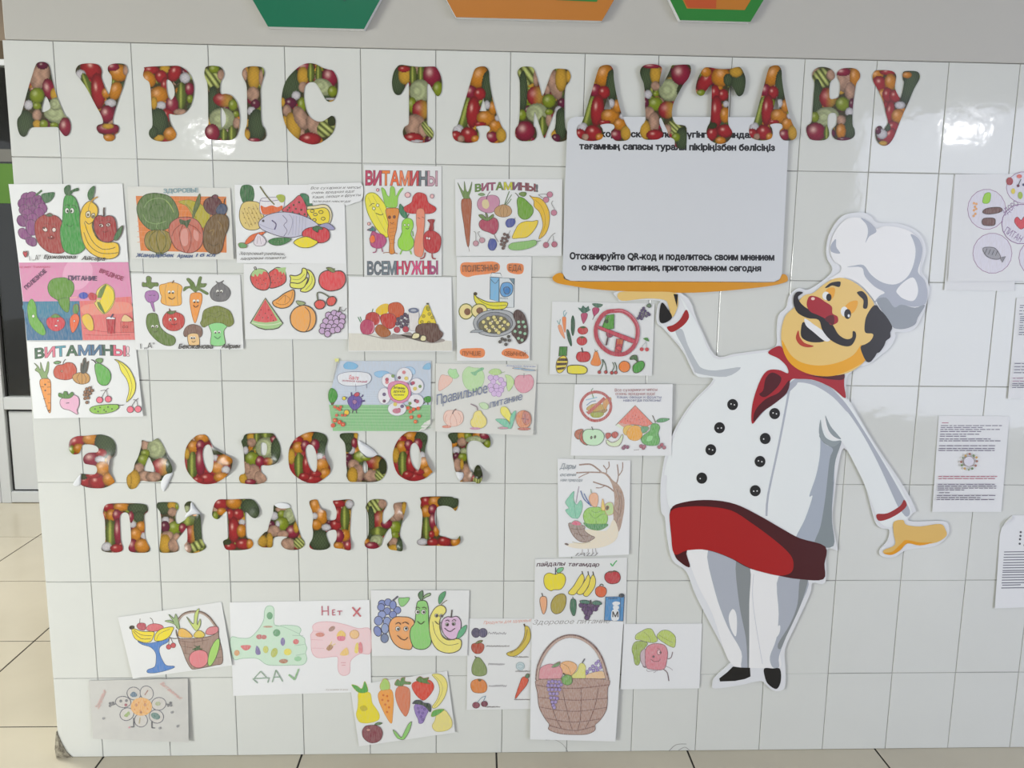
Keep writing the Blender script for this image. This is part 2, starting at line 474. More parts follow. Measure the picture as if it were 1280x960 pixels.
def letter(label, view, outers, holes, items, lifts=(), flaps=(), d=0.0012, thick=0.0008, step=1.0, group='fruit-print letters of the top word row', tipw=True):
    sc = view[2]
    loops = [catmull(o, True, 3) for o in outers] + [catmull(h, True, 3) for h in holes]
    px = [np.stack([view[0] + L[:, 0] / sc, view[1] + L[:, 1] / sc], 1) for L in loops]
    allp = np.concatenate(px); lo, hi = allp.min(0), allp.max(0)
    gx, gy = np.meshgrid(np.arange(lo[0], hi[0], step), np.arange(lo[1], hi[1], step)); gx = gx + (np.arange(gx.shape[0])[:, None] % 2) * step / 2
    g = np.stack([gx.ravel(), gy.ravel()], 1); g = g[inside(g, px)]
    keep = np.ones(len(g), bool)
    for i in range(0, len(allp), 64):
        dd = np.hypot(g[:, None, 0] - allp[None, i:i + 64, 0], g[:, None, 1] - allp[None, i:i + 64, 1]).min(1); keep &= dd > step * .45
    g = g[keep]
    co = [Vector(p) for p in np.concatenate([allp, g])]
    ed = []; b = 0
    for L in px: n = len(L); ed += [(b + i, b + (i + 1) % n) for i in range(n)]; b += n
    V2, E2, F2, ov, oe, of = delaunay_2d_cdt(co, ed, [], 0, 1e-5)
    V2 = np.array([(v.x, v.y) for v in V2]); F2 = np.array(F2)
    cen = V2[F2].mean(1); F2 = F2[inside(cen, px)]
    bmap = {}
    for i, src in enumerate(ov):
        for s_ in src: bmap[s_] = i
    Pv = np.stack([(V2[:, 0] - view[0]) * sc, (V2[:, 1] - view[1]) * sc], 1)
    colr = collage(Pv, items)
    h = np.full(len(V2), thick)
    for (cx, cy, r, hh) in lifts: h += hh * np.exp(-((Pv[:, 0] - cx) ** 2 + (Pv[:, 1] - cy) ** 2) / (r * r))
    c0 = W(*((lo + hi) / 2)); org = Vector((c0[0], -d, c0[2]))
    V = []
    for (x, y), hh in zip(V2, h): p = W(x, y, d + hh); V.append((p[0] - org.x, p[1] - org.y, p[2] - org.z))
    F = [tuple(f) for f in F2]; n0 = len(V); ncol = [tuple(c) for c in colr]
    for a, b_ in ed:
        a, b_ = bmap.get(a), bmap.get(b_)
        if a is None or b_ is None or a == b_: continue
        k = len(V); q = (V[a], V[b_])
        V += [q[0], q[1], (q[1][0], q[1][1] + thick, q[1][2]), (q[0][0], q[0][1] + thick, q[0][2])]
        F.append((k, k + 1, k + 2, k + 3)); ncol += [(.62, .62, .6)] * 4
    o = mesh_obj('letter_cutout', V, F, MAT['photo'], None, org)
    a = o.data.color_attributes.new('Col', 'FLOAT_COLOR', 'POINT')
    a.data.foreach_set('color', np.array([(*c, 1) for c in ncol], np.float32).ravel())
    sm = np.zeros(len(F), bool); sm[:len(F2)] = True; o.data.polygons.foreach_set('use_smooth', sm)
    tag(o, label, 'letter', group)
    for fl in flaps:
        # peeled flap: curls away from the wall towards its far side
        pts = catmull(fl[0], True, 3); hgt = fl[1]
        P = np.stack([view[0] + pts[:, 0] / sc, view[1] + pts[:, 1] / sc], 1); m = P.mean(0)
        ring = []; VV = []; FF = []; n = len(P)
        for s_, hh in ((1.0, thick + .0008), (.8, thick + hgt * .35), (.45, thick + hgt * .5)):
            for p in m + (P - m) * s_: w_ = W(p[0], p[1], d + hh); VV.append((w_[0] - org.x, w_[1] - org.y, w_[2] - org.z))
        w_ = W(m[0], m[1], d + thick + hgt * .55); VV.append((w_[0] - org.x, w_[1] - org.y, w_[2] - org.z))
        for k in (0, 1): FF += [(k * n + i, k * n + (i + 1) % n, (k + 1) * n + (i + 1) % n, (k + 1) * n + i) for i in range(n)]
        FF += [(2 * n + i, 2 * n + (i + 1) % n, 3 * n) for i in range(n)]
        f_ = mesh_obj('peeled_flap', VV, FF, MAT['back'], o, None, True)
        tag(f_, 'white back of the peeling sticker')
    return o

def P2(s):
    t = list(map(float, s.split())); return list(zip(t[::2], t[1::2]))
def IT(s):
    return [i.split() for i in s.split(';') if i.strip()]
# ================================================================== THE ROOM
XL, XR = -0.13, 3.9
ZJ = [0.0, 0.2544, 0.5551, 0.8538, 1.1498, 1.450, 1.7518, 2.0482]
wall = box('wall_front', XL + 0.007, XR, 0.0026, 0.25, 0.0, 2.0482, MAT['grout'])
tag(wall, None, None, None, 'structure')
TCACHE = {}
def wall_tile(x0, x1, z0, z1, cut=None):
    g = 0.0009
    x0 += g; x1 -= g; z0 += g; z1 -= g
    key = (round(x1 - x0, 4), round(z1 - z0, 4), cut)
    if key not in TCACHE:
        w, h = (x1 - x0) / 2, (z1 - z0) / 2
        bm = bmesh.new()
        P = [(-w, -h), (w, -h), (w, h), (-w, h)]
        if cut: P = [(-w + .036, -h), (w, -h), (w, h), (-w, h), (-w, -h + .055), (-w + .004, -h + .036), (-w + .015, -h + .014)]
        e = 0.0012
        c = [(max(-w + e, min(w - e, x)), max(-h + e, min(h - e, z))) for x, z in P]
        a = [bm.verts.new((x, 0.0, z)) for x, z in c]; b = [bm.verts.new((x, 0.0009, z)) for x, z in P]; d_ = [bm.verts.new((x, 0.0034, z)) for x, z in P]
        n = len(P); bm.faces.new(a)
        for i in range(n):
            j = (i + 1) % n
            bm.faces.new((a[i], a[j], b[j], b[i])); bm.faces.new((b[i], b[j], d_[j], d_[i]))
        bmesh.ops.recalc_face_normals(bm, faces=bm.faces[:])
        if bm.faces[0].normal.y > 0: bmesh.ops.reverse_faces(bm, faces=bm.faces[:])
        me = bpy.data.meshes.new('tile'); bm.to_mesh(me); bm.free(); me.materials.append(MAT['tile']); TCACHE[key] = me
    o = bpy.data.objects.new('tile', TCACHE[key]); COL.objects.link(o); o.parent = wall
    o.location = ((x0 + x1) / 2, 0.0001 + rng.uniform(0, 0.0005), (z0 + z1) / 2)
    o.rotation_euler = (rng.normal(0, 0.0009), 0, rng.normal(0, 0.0012))
    return o
for r in range(7):
    z0, z1 = ZJ[r], ZJ[r + 1]
    edges = [XL] + [0.2 * k for k in range(0, 20)] + [XR]
    for i in range(len(edges) - 1):
        dz = rng.normal(0, 0.0005)
        c = wall_tile(edges[i] + (0.0002 if i else 0), edges[i + 1], z0 + (dz if r else 0), z1 + dz if r < 6 else z1, 'chip' if (r == 0 and i == 0) else None)
        if r == 0 and i == 0: c['label'] = 'corner tile with its bottom corner broken off'
# end face of the partition
for r in range(7):
    v, f = box_vf(XL, XL + 0.0075, 0.0045, 0.249, ZJ[r] + .0011, ZJ[r + 1] - .0011, .0008)
    o = mesh_obj('tile', v, f, MAT['tile'], wall)
# chipped corner with bare mortar
P = [(-.137, 0), (-.139, .03), (-.136, .06), (-.131, .085), (-.126, .07), (-.118, .045), (-.106, .018), (-.090, .0)]
V = [(x, -0.004 + .004 * random.random(), z) for x, z in P] + [(-.121, -0.007, .022)] + [(x, .03, z) for x, z in P]
F = [(i, (i + 1) % 8, 8) for i in range(8)] + [(i, 9 + i, 9 + (i + 1) % 8, (i + 1) % 8) for i in range(8)]
tag(mesh_obj('broken_mortar', V, F, MAT['mortar'], wall), 'bare dirty mortar where the corner tile is chipped')
# faint pencil arcs near the foot of the wall
for q in (((682, 925), (694, 925), (704, 931), (710, 940)), ((836, 939), (845, 931), (858, 930)), ((848, 938), (856, 934), (862, 938))):
    Vq, Fq = ribbon(catmull(q, False, 4), .7, False)
    mesh_obj('pencil_scratch', [W(x, y, .0002) for x, y in Vq], Fq, MAT['grout'], wall)

up = box('wall_upper', XL + .008, XR, -0.0012, 0.25, 2.0492, 3.4, MAT['plaster'], None, .002)
tag(up, None, None, None, 'structure')

# floor: large beige tiles on dark grout
fl = box('floor', -8, 10, -12, 5.2, -0.05, -0.0012, MAT['floor_grout']); tag(fl, None, None, None, 'structure')
S, OX, OY = 0.592, 0.0, 0.167
fm = {}
def floor_tile(x0, x1, y0, y1):
    g = .0027
    key = (round(x1 - x0, 3), round(y1 - y0, 3))
    if key not in fm:
        w, h = (x1 - x0) / 2 - g, (y1 - y0) / 2 - g
        v, f = box_vf(-w, w, -h, h, -.008, 0, .0012)
        me = bpy.data.meshes.new('tile'); me.from_pydata(v, [], f); me.materials.append(MAT['floor']); fm[key] = me
    o = bpy.data.objects.new('tile', fm[key]); COL.objects.link(o); o.parent = fl; o.location = ((x0 + x1) / 2, (y0 + y1) / 2, -0.0002 * random.random())
for i in range(-5, 8):
    for j in range(-5, 5):
        x0, x1 = OX + S * i, OX + S * (i + 1); y0, y1 = OY + S * j, OY + S * (j + 1)
        if j == 4: y1 = 2.552
        floor_tile(x0, x1, y0, y1)
X0, X1, Y0, Y1 = OX - 5 * S, OX + 8 * S, OY - 5 * S, 2.552
for a in ((-8, 10, -12, Y0 - .004), (-8, X0 - .004, Y0, Y1), (X1 + .004, 10, Y0, Y1)):
    o = box('floor_field', *a, -.008, -.0001, MAT['floor'], fl)
cl = box('ceiling', -8, 10, -12, 5.2, 3.4, 3.45, MAT['plaster']); tag(cl, None, None, None, 'structure')

# wall with the plastic glazed door beyond the end of the partition
YD = 2.553
def BK(px, py): return W(px, py, -YD)
wb = box('wall_back', -6, -2.56, YD, YD + .15, 0, 3.4, MAT['tan']); tag(wb, None, None, None, 'structure')
wb2 = box('wall_back_right', -.80, 6, YD, YD + .15, 0, 3.4, MAT['tan']); tag(wb2, None, None, None, 'structure')
wb3 = box('wall_back_lintel', -2.56, -.80, YD, YD + .15, 2.6, 3.4, MAT['tan']); tag(wb3, None, None, None, 'structure')
tr = box('trim_1', -2.56, -.80, YD - .01, YD + .12, 2.503, 2.6, MAT['brown']); tag(tr, None, None, None, 'structure')
glass = bpy.data.materials.new('window_glass'); glass.use_nodes = True
nt = glass.node_tree; nt.nodes.clear()
ou = nt.nodes.new('ShaderNodeOutputMaterial'); mxs = nt.nodes.new('ShaderNodeMixShader'); tb = nt.nodes.new('ShaderNodeBsdfTransparent'); gb = nt.nodes.new('ShaderNodeBsdfGlossy')
tb.inputs[0].default_value = (.8, .82, .8, 1); gb.inputs['Roughness'].default_value = .03; mxs.inputs[0].default_value = .1
nt.links.new(tb.outputs[0], mxs.inputs[1]); nt.links.new(gb.outputs[0], mxs.inputs[2]); nt.links.new(mxs.outputs[0], ou.inputs[0])
MAT['glass'] = glass
for nme, a, b_ in (('door_1', -1.682, -.84), ('door_2', -2.54, -1.684)):
    rt = bpy.data.objects.new(nme, None); COL.objects.link(rt); rt.location = (a, YD, 0); tag(rt, None, None, None, 'structure')
    def bx(n, x0, x1, y0, y1, z0, z1, m, bev=.003):
        return box(n, x0 - a, x1 - a, y0 - YD, y1 - YD, z0, z1, MAT[m], rt, bev)
    bx('stile', a, a + .057, YD - .03, YD + .04, 0.0, 2.503, 'pvc'); bx('stile', b_ - .057, b_, YD - .03, YD + .04, 0.0, 2.503, 'pvc')
    for z0, z1 in ((0.004, .069), (.562, .635), (2.469, 2.502)): bx('rail', a + .058, b_ - .058, YD - .03, YD + .04, z0, z1, 'pvc')
    bx('gasket', a + .058, b_ - .058, YD - .002, YD + .01, .07, .561, 'gasket', 0)
    bx('panel', a + .071, b_ - .071, YD - .012, YD + .012, .078, .549, 'pvc')
    bx('gasket', a + .058, a + .068, YD - .006, YD + .01, .636, 2.468, 'gasket', 0)
    bx('pane', a + .068, b_ - .058, YD + .004, YD + .010, .636, 2.468, 'glass', 0)
    bx('film_band', a + .068, b_ - .058, YD + .001, YD + .003, 1.735, 1.952, 'green', 0)['label'] = 'green band stuck on the glass'
    bx('film_band', a + .068, b_ - .058, YD + .001, YD + .003, 1.962, 2.030, 'grey', 0)['label'] = 'grey band stuck on the glass'
bk = box('wall_far', -6, 6, 4.6, 4.75, 0, 3.4, MAT['dark']); tag(bk, None, None, None, 'structure')
bs = box('wall_side_far', -.80, -.70, YD + .16, 4.59, 0, 3.4, MAT['dark']); tag(bs, None, None, None, 'structure')
bs = box('wall_left_far', -3.4, -3.3, YD + .16, 4.59, 0, 3.4, MAT['dark']); tag(bs, None, None, None, 'structure')

# ================================================================== HEXAGONAL BOARDS ABOVE THE TILES
def hexboard(label, pl, pr, t, mat, inner=None, name='hexagonal_board'):
    d = .004 + t
    a = np.array(W(*pl, d)); b = np.array(W(*pr, d)); s = b[0] - a[0]; z = (a[2] + b[2]) / 2; cx = (a[0] + b[0]) / 2; cz = z + s * math.sqrt(3) / 2
    ang = [math.radians(60 * k) for k in range(6)]
    def prism(nm, r, y0, y1, m, par, zo=0, clip=None):
        V = [(r * math.cos(q), y0, r * math.sin(q) + zo) for q in ang] + [(r * math.cos(q), y1, r * math.sin(q) + zo) for q in ang]
        F = [tuple(range(6)), tuple(range(11, 5, -1))] + [(i, 6 + i, 6 + (i + 1) % 6, (i + 1) % 6) for i in range(6)]
        return mesh_obj(nm, V, F, m, par)
    o = mesh_obj(name, *box_vf(-.001, .001, 0, .001, -.001, .001), MAT['board'], None) if False else None
    rt = bpy.data.objects.new(name, None); COL.objects.link(rt); rt.location = (cx, -d, cz); tag(rt, label, 'board', None)
    tag(prism('core', s, .0008, t + .0015, MAT['board'], rt), 'white foam core')
    prism('printed_face', s, 0, .0007, MAT[mat], rt)
    if inner:
        for nm, r, m in inner.get('rings', ()): prism(nm, s * r, -.0006, -.0001, MAT[m], rt)
        for nm, pts, m in inner.get('polys', ()):
            V = [(x * s, -.0012, z * s) for x, z in pts]; mesh_obj(nm, V, [tuple(range(len(V)))], MAT[m], rt)
    return rt
h3 = math.sqrt(3) / 2
MAT['teal_dark'] = new_mat('dark_teal_print', hexc('1f5a4a'), .3, .5)
hexboard('dark green hexagonal board above the tiles, leftmost of the three', (335, 34), (455, 35.5), .022, 'teal',
         {'polys': [('printed_wave', [(-.74, -.45), (-.36, -.58), (-.12, -.38), (.1, -.42), (.3, -.6), (.52, -.42), (.72, -.44), (.9, .1), (.5, .8), (-.5, .8), (-.9, .1)], 'teal_dark')]})
hexboard('plain orange hexagonal board above the tiles, middle and widest', (570, 22.5), (752.5, 25), .02, 'orange',
         {'polys': [('printed_green_field', [(.18, -.74), (.46, -.745), (.72, -.1), (.4, .7), (-.4, .7), (.1, .2)], 'hexgreen')]})
hexboard('orange hexagonal board with a bright green border, rightmost of the three', (850, 25), (938, 27.5), .02, 'hexgreen',
         {'rings': [('printed_field', .82, 'orange')], 'polys': [('printed_field', [(-.40, -.70), (0, -.70), (0, .70), (-.40, .70), (-.80, 0)], 'redorange')]})

# ================================================================== MENU SIGN AND CHEF
VW = {'': (680, 130, 4.0), 'Q': (680, 130, 4.0), 'H': (940, 250, 4.175), 'T': (760, 350, 3.557), 'G': (800, 580, 3.2), 'A': (1000, 420, 3.2)}
def flatplace(org, d):
    def place(px, py, h):
        p = W(px, py, d + h); return (p[0] - org[0], p[1] - org[1], p[2] - org[2])
    return place
def slab(name, pts, d, t, mat, parent=None, org=None):
    if org is None:
        m = np.array(pts).mean(0); org = W(m[0], m[1], d)
    pl = flatplace(org, d); n = len(pts)
    V = [pl(x, y, 0) for x, y in pts]; V += [(v[0], v[1] + t, v[2]) for v in V]
    F = [tuple(range(n)), tuple(range(2 * n - 1, n - 1, -1))] + [(i, n + i, n + (i + 1) % n, (i + 1) % n) for i in range(n)]
    o = mesh_obj(name, V, F, mat, parent, org if parent is None else None)
    bm = bmesh.new(); bm.from_mesh(o.data); bmesh.ops.recalc_face_normals(bm, faces=bm.faces[:]); bm.to_mesh(o.data); bm.free()
    return o, org
pen0 = Pen(None, None, VW, None)
def VP(s, smooth=True):
    p = pen0.pts(s.split()); return [tuple(q) for q in (catmull(p, True, 4) if smooth else p)]

load_glyphs(sorted(set('ёЁАБВГДЕЖЗИЙКЛМНОПРСТУФХЦЧШЩЪЫЬЭЮЯабвгдежзийклмнопрстуфхцчшщъыьэюяҚҒҢқғңәіөүұQRX0123456789.,!-„"“:ИСЗ')))

rr = '@Q 118 92 132 72 158 63 1190 66 1218 76 1227 105 1217 300 1190 850 1178 876 1150 889 135 884 108 872 93 845 105 400'
sign, so = slab('menu_sign', [tuple(q) for q in pen0.pts(rr.split())], .0100, .0022, MAT['panel'])
tag(sign, 'large white rounded sign panel on an ochre tray held above the chef\'s hand', 'sign')
slab('tray', VP('@Q 42 868 70 846 95 850 130 884 400 888 900 890 1150 890 1180 856 1206 852 1219 872 1205 892 1100 914 850 938 640 944 300 930 120 906 60 892'), .0077, .0008, hexm := new_mat('ochre_print', hexc('cf8f24'), .32, .5), sign, so)
Pen(sign, flatplace(so, .0100), VW, MAT['print'], .00003, .0001).draw('''
n lettering
t 2a2a2e 205 163 918 30 2 0.4 QR кодты сканерлеп, бүгінгі дайындалған
n lettering
t 2a2a2e 178 225 975 31 2 0.5 тағамның сапасы туралы пікіріңізбен бөлісіңіз
n lettering
t 2a2a2e 130 775 1020 32 2 0.35 Отсканируйте QR-код и поделитесь своим мнением
n lettering
t 2a2a2e 190 830 894 30 2 0.35 о качестве питания, приготовленном сегодня
''')

body = VP('''@H 520 68 580 65 620 85 655 118 760 122 840 150 885 190 905 240 905 290 885 370 915 420 925 480 905 560 880 620 850 670 800 690 748 690 748 715 720 770
 660 820 610 856 560 872 500 915 @A 184 200 187 250 202 266 300 432 415 602 462 694 452 708 432 736 470 742 570 740 595 760 590 800 540 840 430 855
 375 885 325 880 320 855 350 820 358 776 325 768 300 740 265 610 235 540 176 448 150 540 138 640 130 740 @G 790 338 786 346 746 346 742 472 690 476 680 520
 620 650 580 740 582 820 580 890 560 908 530 905 500 880 480 868 400 885 300 898 290 880 302 850 355 800 350 770 230 540 185 430 130 385 108 290 100 215
 85 190 82 100 @T 240 860 260 760 300 660 370 550 468 442 395 427 370 392 330 312 245 215 225 200 215 170 222 112 230 93 150 89 60 96 45 85 45 50 325 58
 400 190 475 334 560 328 @H 0 790 100 776 130 750 130 680 140 600 180 560 195 500 240 460 290 468 350 435 410 385 418 350 395 310 388 260 400 190 430 130 470 85''')
chef, co_ = slab('chef_cutout', body, .0068, .0035, MAT['board'])
tag(chef, 'flat cut-out of a moustached cartoon chef in white jacket and tall hat', 'figure')
Pen(chef, flatplace(co_, .0068), VW, MAT['print'], .00004, .0002, 1.14).draw('''
v G
n trousers
f e6e8ee 190 345 270 345 360 375 440 418 560 450 672 462 640 570 575 700 560 760 562 812 500 816 440 816 432 815 410 815 352 782 290 600 230 480
f a6abb5 272 345 385 388 440 418 437 560 434 815 405 812 405 750 350 650 300 510
f 84898b 384 390 440 418 437 560 436 816 430 815 424 700 397 560
f e6e8ee 370 580 385 600 388 650 382 690 362 655 355 610
f a6abb5 555 450 672 462 640 570 585 690 556 770 556 812 530 812 520 770 545 700 555 600
f 84898b 640 462 672 462 640 570 585 690 562 740 552 720 600 640 630 560
f e6e8ee 560 645 556 680 530 706 536 665
l c2c5cd 2 455 440 450 520 460 620 490 800
n shoe
p 1c1b1a 372 810 400 814 440 815 442 850 420 860 380 868 320 870 317 858 350 832
n shoe
f 1c1b1a 497 818 530 818 560 820 563 870 545 900 512 880 499 850
n jacket
f dde1e6 @T 232 192 262 212 290 232 335 200 358 165 345 132 322 75 400 200 470 345 580 336 700 322 740 326 800 385 835 440 900 440 @A 60 180 130 218 190 258 300 440 405 610 446 700 430 722 425 735 360 765 322 748 305 715 265 610 235 545 166 420 150 470 130 580 126 700 132 838 @G 740 328 640 300 560 250 480 205 400 165 280 145 180 155 124 180 106 120 108 50 @T 250 860 275 760 310 660 380 550 478 445 400 430 385 395 330 300 250 215
v T
f b5babf 300 230 330 220 355 290 395 365 420 393 480 402 590 388 525 430 400 416 378 388 335 300
l a9adb8 9 808 478 760 730 712 955 @G 506 208
f a6abb5 @A 0 168 60 180 130 218 182 268 250 370 330 500 400 622 440 700 424 722 398 690 385 668 308 500 236 370 163 270 100 210 40 188
f a9adb8 820 448 850 438 900 444 990 480 1067 562 1067 590 1000 520 920 470 850 455 835 470 780 520 720 560 680 600 650 632 700 560
f a2aab6 @T 938 625 944 700 942 780 925 870 895 960 @G 690 130 660 220 625 290 640 300 700 322 745 327 770 300 766 200 775 100 @T 1010 800 1036 715 990 740 950 710
f 828b8f @T 1038 716 1012 800 1000 900 @G 776 60 769 140 768 230 774 328 700 320 722 250 742 130 @T 985 800 1000 752 960 725 940 690 1000 725
f e6e8ee @T 965 610 985 650 1020 690 1035 700 1000 712 975 690 958 650
f 8d969a @T 945 620 938 680 958 718 1000 742 1036 714 1000 716 968 700 952 662
f 8d969a @T 966 602 990 650 1020 686 1036 708 1004 696 978 662
n cuff_band
f 9c2a2a 262 210 284 232 335 202 360 165 347 132 320 176 290 200
n cuff_band
f 962a2a @A 307 713 350 709 400 680 416 655 427 678 400 706 355 731 315 739
n apron
v G
f 451217 122 182 180 152 280 144 380 160 480 208 570 260 640 297 741 330 738 400 733 461 640 461 560 448 440 418 360 376 270 345 188 345 200 412 160 392 137 360 124 280
f a01b1c 124 188 200 170 290 172 370 188 440 232 520 290 585 345 612 385 608 430 570 446 520 440 440 416 360 374 270 344 190 345 137 360 124 270
''' + '\n'.join(f'v T\nn button\ne 1f1f1f {x} {y} 24 25\ne e8e8ea {x - 7} {y + (2 if i % 2 else -3)} 3 3\n' + (f'e e8e8ea {x + 8} {y + 1} 3 3' if i not in (3, 5) else '')
    for i, (x, y) in enumerate(((554, 554), (496, 657), (457, 755), (417, 881), (741, 594), (699, 705), (676, 807), (655, 937)))) + '''
n neckerchief
v T
f a01e28 712 325 740 300 770 296 795 340 840 392 920 425 1000 425 1046 412 1050 470 1055 526 1000 482 920 446 850 440 812 446 785 510 720 560 680 590 643 640 638 590 650 520 680 440 712 402 760 400 800 415 795 385 760 350
f 4d1018 690 490 700 440 725 412 755 420 771 440 752 478 700 520 672 508
f 4d1018 648 630 655 580 700 530 760 500 806 445 796 500 740 550 690 585
f 4d1018 850 415 920 426 1000 425 1046 410 1047 442 990 442 920 430
n hand
v A
f d6b064 375 745 412 736 425 755 480 762 560 752 582 775 585 800 545 826 480 832 430 820 400 850 370 872 335 868 338 855 380 835 375 790
f d9951e 425 816 480 826 530 826 480 838 430 830 400 858 365 876 334 868 370 862 405 830
n hand
v T
f d9b974 52 54 170 52 294 56 312 90 306 130 285 165 268 112 250 88 170 82 60 92
f 1d1a19 240 100 229 140 231 186 255 190 285 166 265 128
p 1d1a19 291 62 311 64 307 122
v H
n hat
f e4e6ee 560 92 500 95 450 140 418 200 408 270 430 320 465 345 455 380 400 415 490 406 560 438 620 500 680 590 720 660 790 675 850 650 875 580 908 520 905 440 875 378 885 300 885 230 860 190 800 152 700 135 645 150 605 110
f a6abb6 568 94 612 116 650 162 612 190 592 224 605 172 598 130
f a6abb6 437 204 412 236 414 270 460 279 440 245
f a6abb6 828 178 868 200 888 250 882 310 866 374 900 420 914 482 905 540 850 558 780 548 740 564 690 522 640 534 665 500 692 482 640 452 590 400 572 352 498 350 530 343 582 340 622 390 680 430 750 440 810 402 842 340 854 270 845 220
f e8eaf0 754 472 790 430 838 404 862 440 865 490 840 527 792 516 765 495
f 8e949b 650 525 700 510 742 560 780 546 850 562 902 548 866 612 850 650 800 672 745 670 715 640 690 600
n head
f dfbd72 270 500 220 560 172 610 152 700 165 780 210 850 300 902 400 917 500 902 580 850 605 780 642 700 640 560 618 510 560 448 490 410 430 410 370 445 320 485
f e2a01c 156 730 200 805 260 848 350 864 450 848 530 808 575 752 594 830 540 872 450 912 370 920 280 902 208 860 168 800
n hair
f 211d1a 640 548 600 600 588 650 592 692 632 700 618 735 574 758 568 780 592 836 615 846 640 820 652 800 668 792 690 760 700 735 722 716 722 690 732 664 716 630 695 600 676 580
n ear
f dfbd72 560 690 600 696 630 700 618 735 576 758 560 740
n mouth
f 211c1a 270 636 255 680 262 720 310 742 380 735 322 690
f eceef2 276 618 330 655 380 690 408 728 380 736 322 690 282 655
f b03a20 242 680 229 720 250 756 290 769 322 762 275 746 250 715
n eye
f e2a030 383 488 398 460 432 460 428 500 408 520
e eceef2 386 500 19 22
e 1c1a1a 401 508 14 20
n eye
f e2a030 482 568 508 534 550 526 546 562 520 592
e eceef2 482 582 19 26
e 1c1a1a 499 595 18 26
e eceef2 505 604 6 8
n eyebrow
f 211d1a 381 458 408 434 440 426 462 428 455 454 420 446 398 456
n eyebrow
f 211d1a 548 482 575 476 600 502 605 540 598 566 580 562 582 524 560 500
n moustache
f 1e1815 266 484 240 478 220 498 217 540 238 588 290 616 348 626 368 680 410 730 470 760 516 760 541 722 541 692 526 685 522 718 492 726 452 702 420 650 372 592 300 572 258 542 240 506
n nose
f 9e1c26 300 503 342 506 380 530 416 556 420 592 446 608 447 638 412 652 390 625 348 602 304 582 286 546
f 5c1216 395 606 422 600 430 622 424 652 400 640 380 622
e f0c4b8 318 515 10 8
''')
# ================================================================== LETTERS OF THE TOP ROW
TG = 'fruit-print letters of the upper word row'
A1 = (10, 70, 8.0); A2v = (170, 70, 8.0); A3 = (340, 70, 8.0); A4 = (480, 70, 8.0); A5 = (640, 70, 8.0); A6 = (790, 70, 8.0); A7 = (935, 70, 8.0); A8 = (1080, 70, 8.0)
lab = 'flat fruit-print letter {}, {}'
letter(lab.format('А', 'first of the upper row at the wall\'s end'), A1,
 [P2('345 58 300 65 275 95 240 200 200 330 160 480 130 580 95 630 92 700 115 780 150 808 182 795 205 745 240 715 360 712 490 712 520 745 560 795 592 798 620 760 628 690 605 625 570 595 540 530 480 380 440 230 415 110 385 70')],
 [P2('376 400 425 505 395 545 340 560 342 500')],
 IT('d 350 450 60 60;p 320 200 90 130 20;u 345 92 55 40;m 410 330 60 100 -15;y 465 380 40 60;g 290 395 70 75;w 205 490 42 46;k 480 580 120 85 20;b 170 680 85 130;p 290 590 45 55;y 290 680 40 40;g 358 680 40 40;m 572 710 60 90;k 480 480 60 60;g 460 690 40 25;g 290 500 40 35'), group=TG)
letter(lab.format('У', 'second of the upper row, right of the first А'), A1,
 [P2('770 75 710 90 680 130 680 180 720 230 790 330 880 500 935 600 950 670 900 690 885 725 910 770 950 785 955 820 985 850 1040 850 1070 820 1070 785 1100 765 1110 720 1090 690 1050 675 1055 600 1100 450 1150 310 1180 200 1198 150 1180 95 1130 75 1050 78 1005 100 1000 150 1035 200 1035 280 1010 380 985 350 935 220 938 150 910 95 850 75')], [],
 IT('r 830 130 110 90 40;w 725 185 50 46;c 790 290 40 120 -20;r 900 350 65 170 -5;o 1110 170 90 80;m 1050 110 60 40;o 1075 350 60 90 20;o 980 370 40 50;w 1025 470 55 38;m 990 580 70 80;m 1000 727 112 50;y 1000 702 55 26;o 1010 818 58 36;p 1180 140 30 50'), group=TG)
letter(lab.format('Р', 'third of the upper row, left of Ы'), A2v,
 [P2('100 110 85 130 70 190 90 230 130 260 145 330 155 500 165 690 135 740 130 790 170 835 250 855 340 850 390 820 400 770 360 705 335 640 330 580 400 590 480 575 540 510 570 420 580 320 565 240 520 160 440 105 350 98')],
 [P2('305 240 345 250 380 310 385 390 350 440 320 400 305 320')],
 IT('r 150 140 80 40;y 290 130 50 40;o 130 230 60 80 -30;r 250 205 58 60;r 385 170 60 85 25;r 290 300 40 80;w 490 220 50 50;o 230 390 85 82;w 250 495 50 38;c 455 400 45 130;m 535 330 42 60;g 540 430 30 40;m 360 490 60 90;r 310 590 60 60;b 220 660 95 130;o 350 780 72 65;y 230 820 50 32;b 165 760 50 60;p 440 562 60 32;y 180 470 30 60'), group=TG)
letter(lab.format('Ы', 'fourth of the upper row, cut as bowl and bar'), A2v,
 [P2('750 98 700 110 683 160 690 215 712 270 720 400 722 600 725 680 695 720 690 775 720 825 780 838 880 842 960 835 1010 790 1035 690 1035 580 1010 470 960 400 900 378 845 375 845 270 870 220 880 170 850 115 800 100'),
  P2('1130 105 1075 130 1060 180 1075 225 1105 290 1110 400 1112 560 1110 680 1090 740 1090 800 1130 845 1200 855 1265 845 1300 800 1290 730 1262 690 1250 600 1248 450 1245 330 1268 240 1285 170 1268 120 1220 105')],
 [P2('850 515 885 560 900 620 890 680 855 715 845 620')],
 IT('s 750 230 100 110 -35;g 780 130 50 40;p 850 190 35 50;b 770 480 50 170;q 870 440 95 65 10;g 970 490 42 55;g 1000 580 30 30;k 860 630 120 105;m 760 770 72 85;c 880 790 35 60;c 960 780 40 80;p 1005 670 35 50;y 1180 210 62 120;p 1170 380 60 70;u 1195 480 42 46;w 1155 550 42 42;b 1210 690 85 150;y 1110 790 30 50;m 1180 842 60 22;p 1085 190 26 60;p 1250 220 20 80'), group=TG)
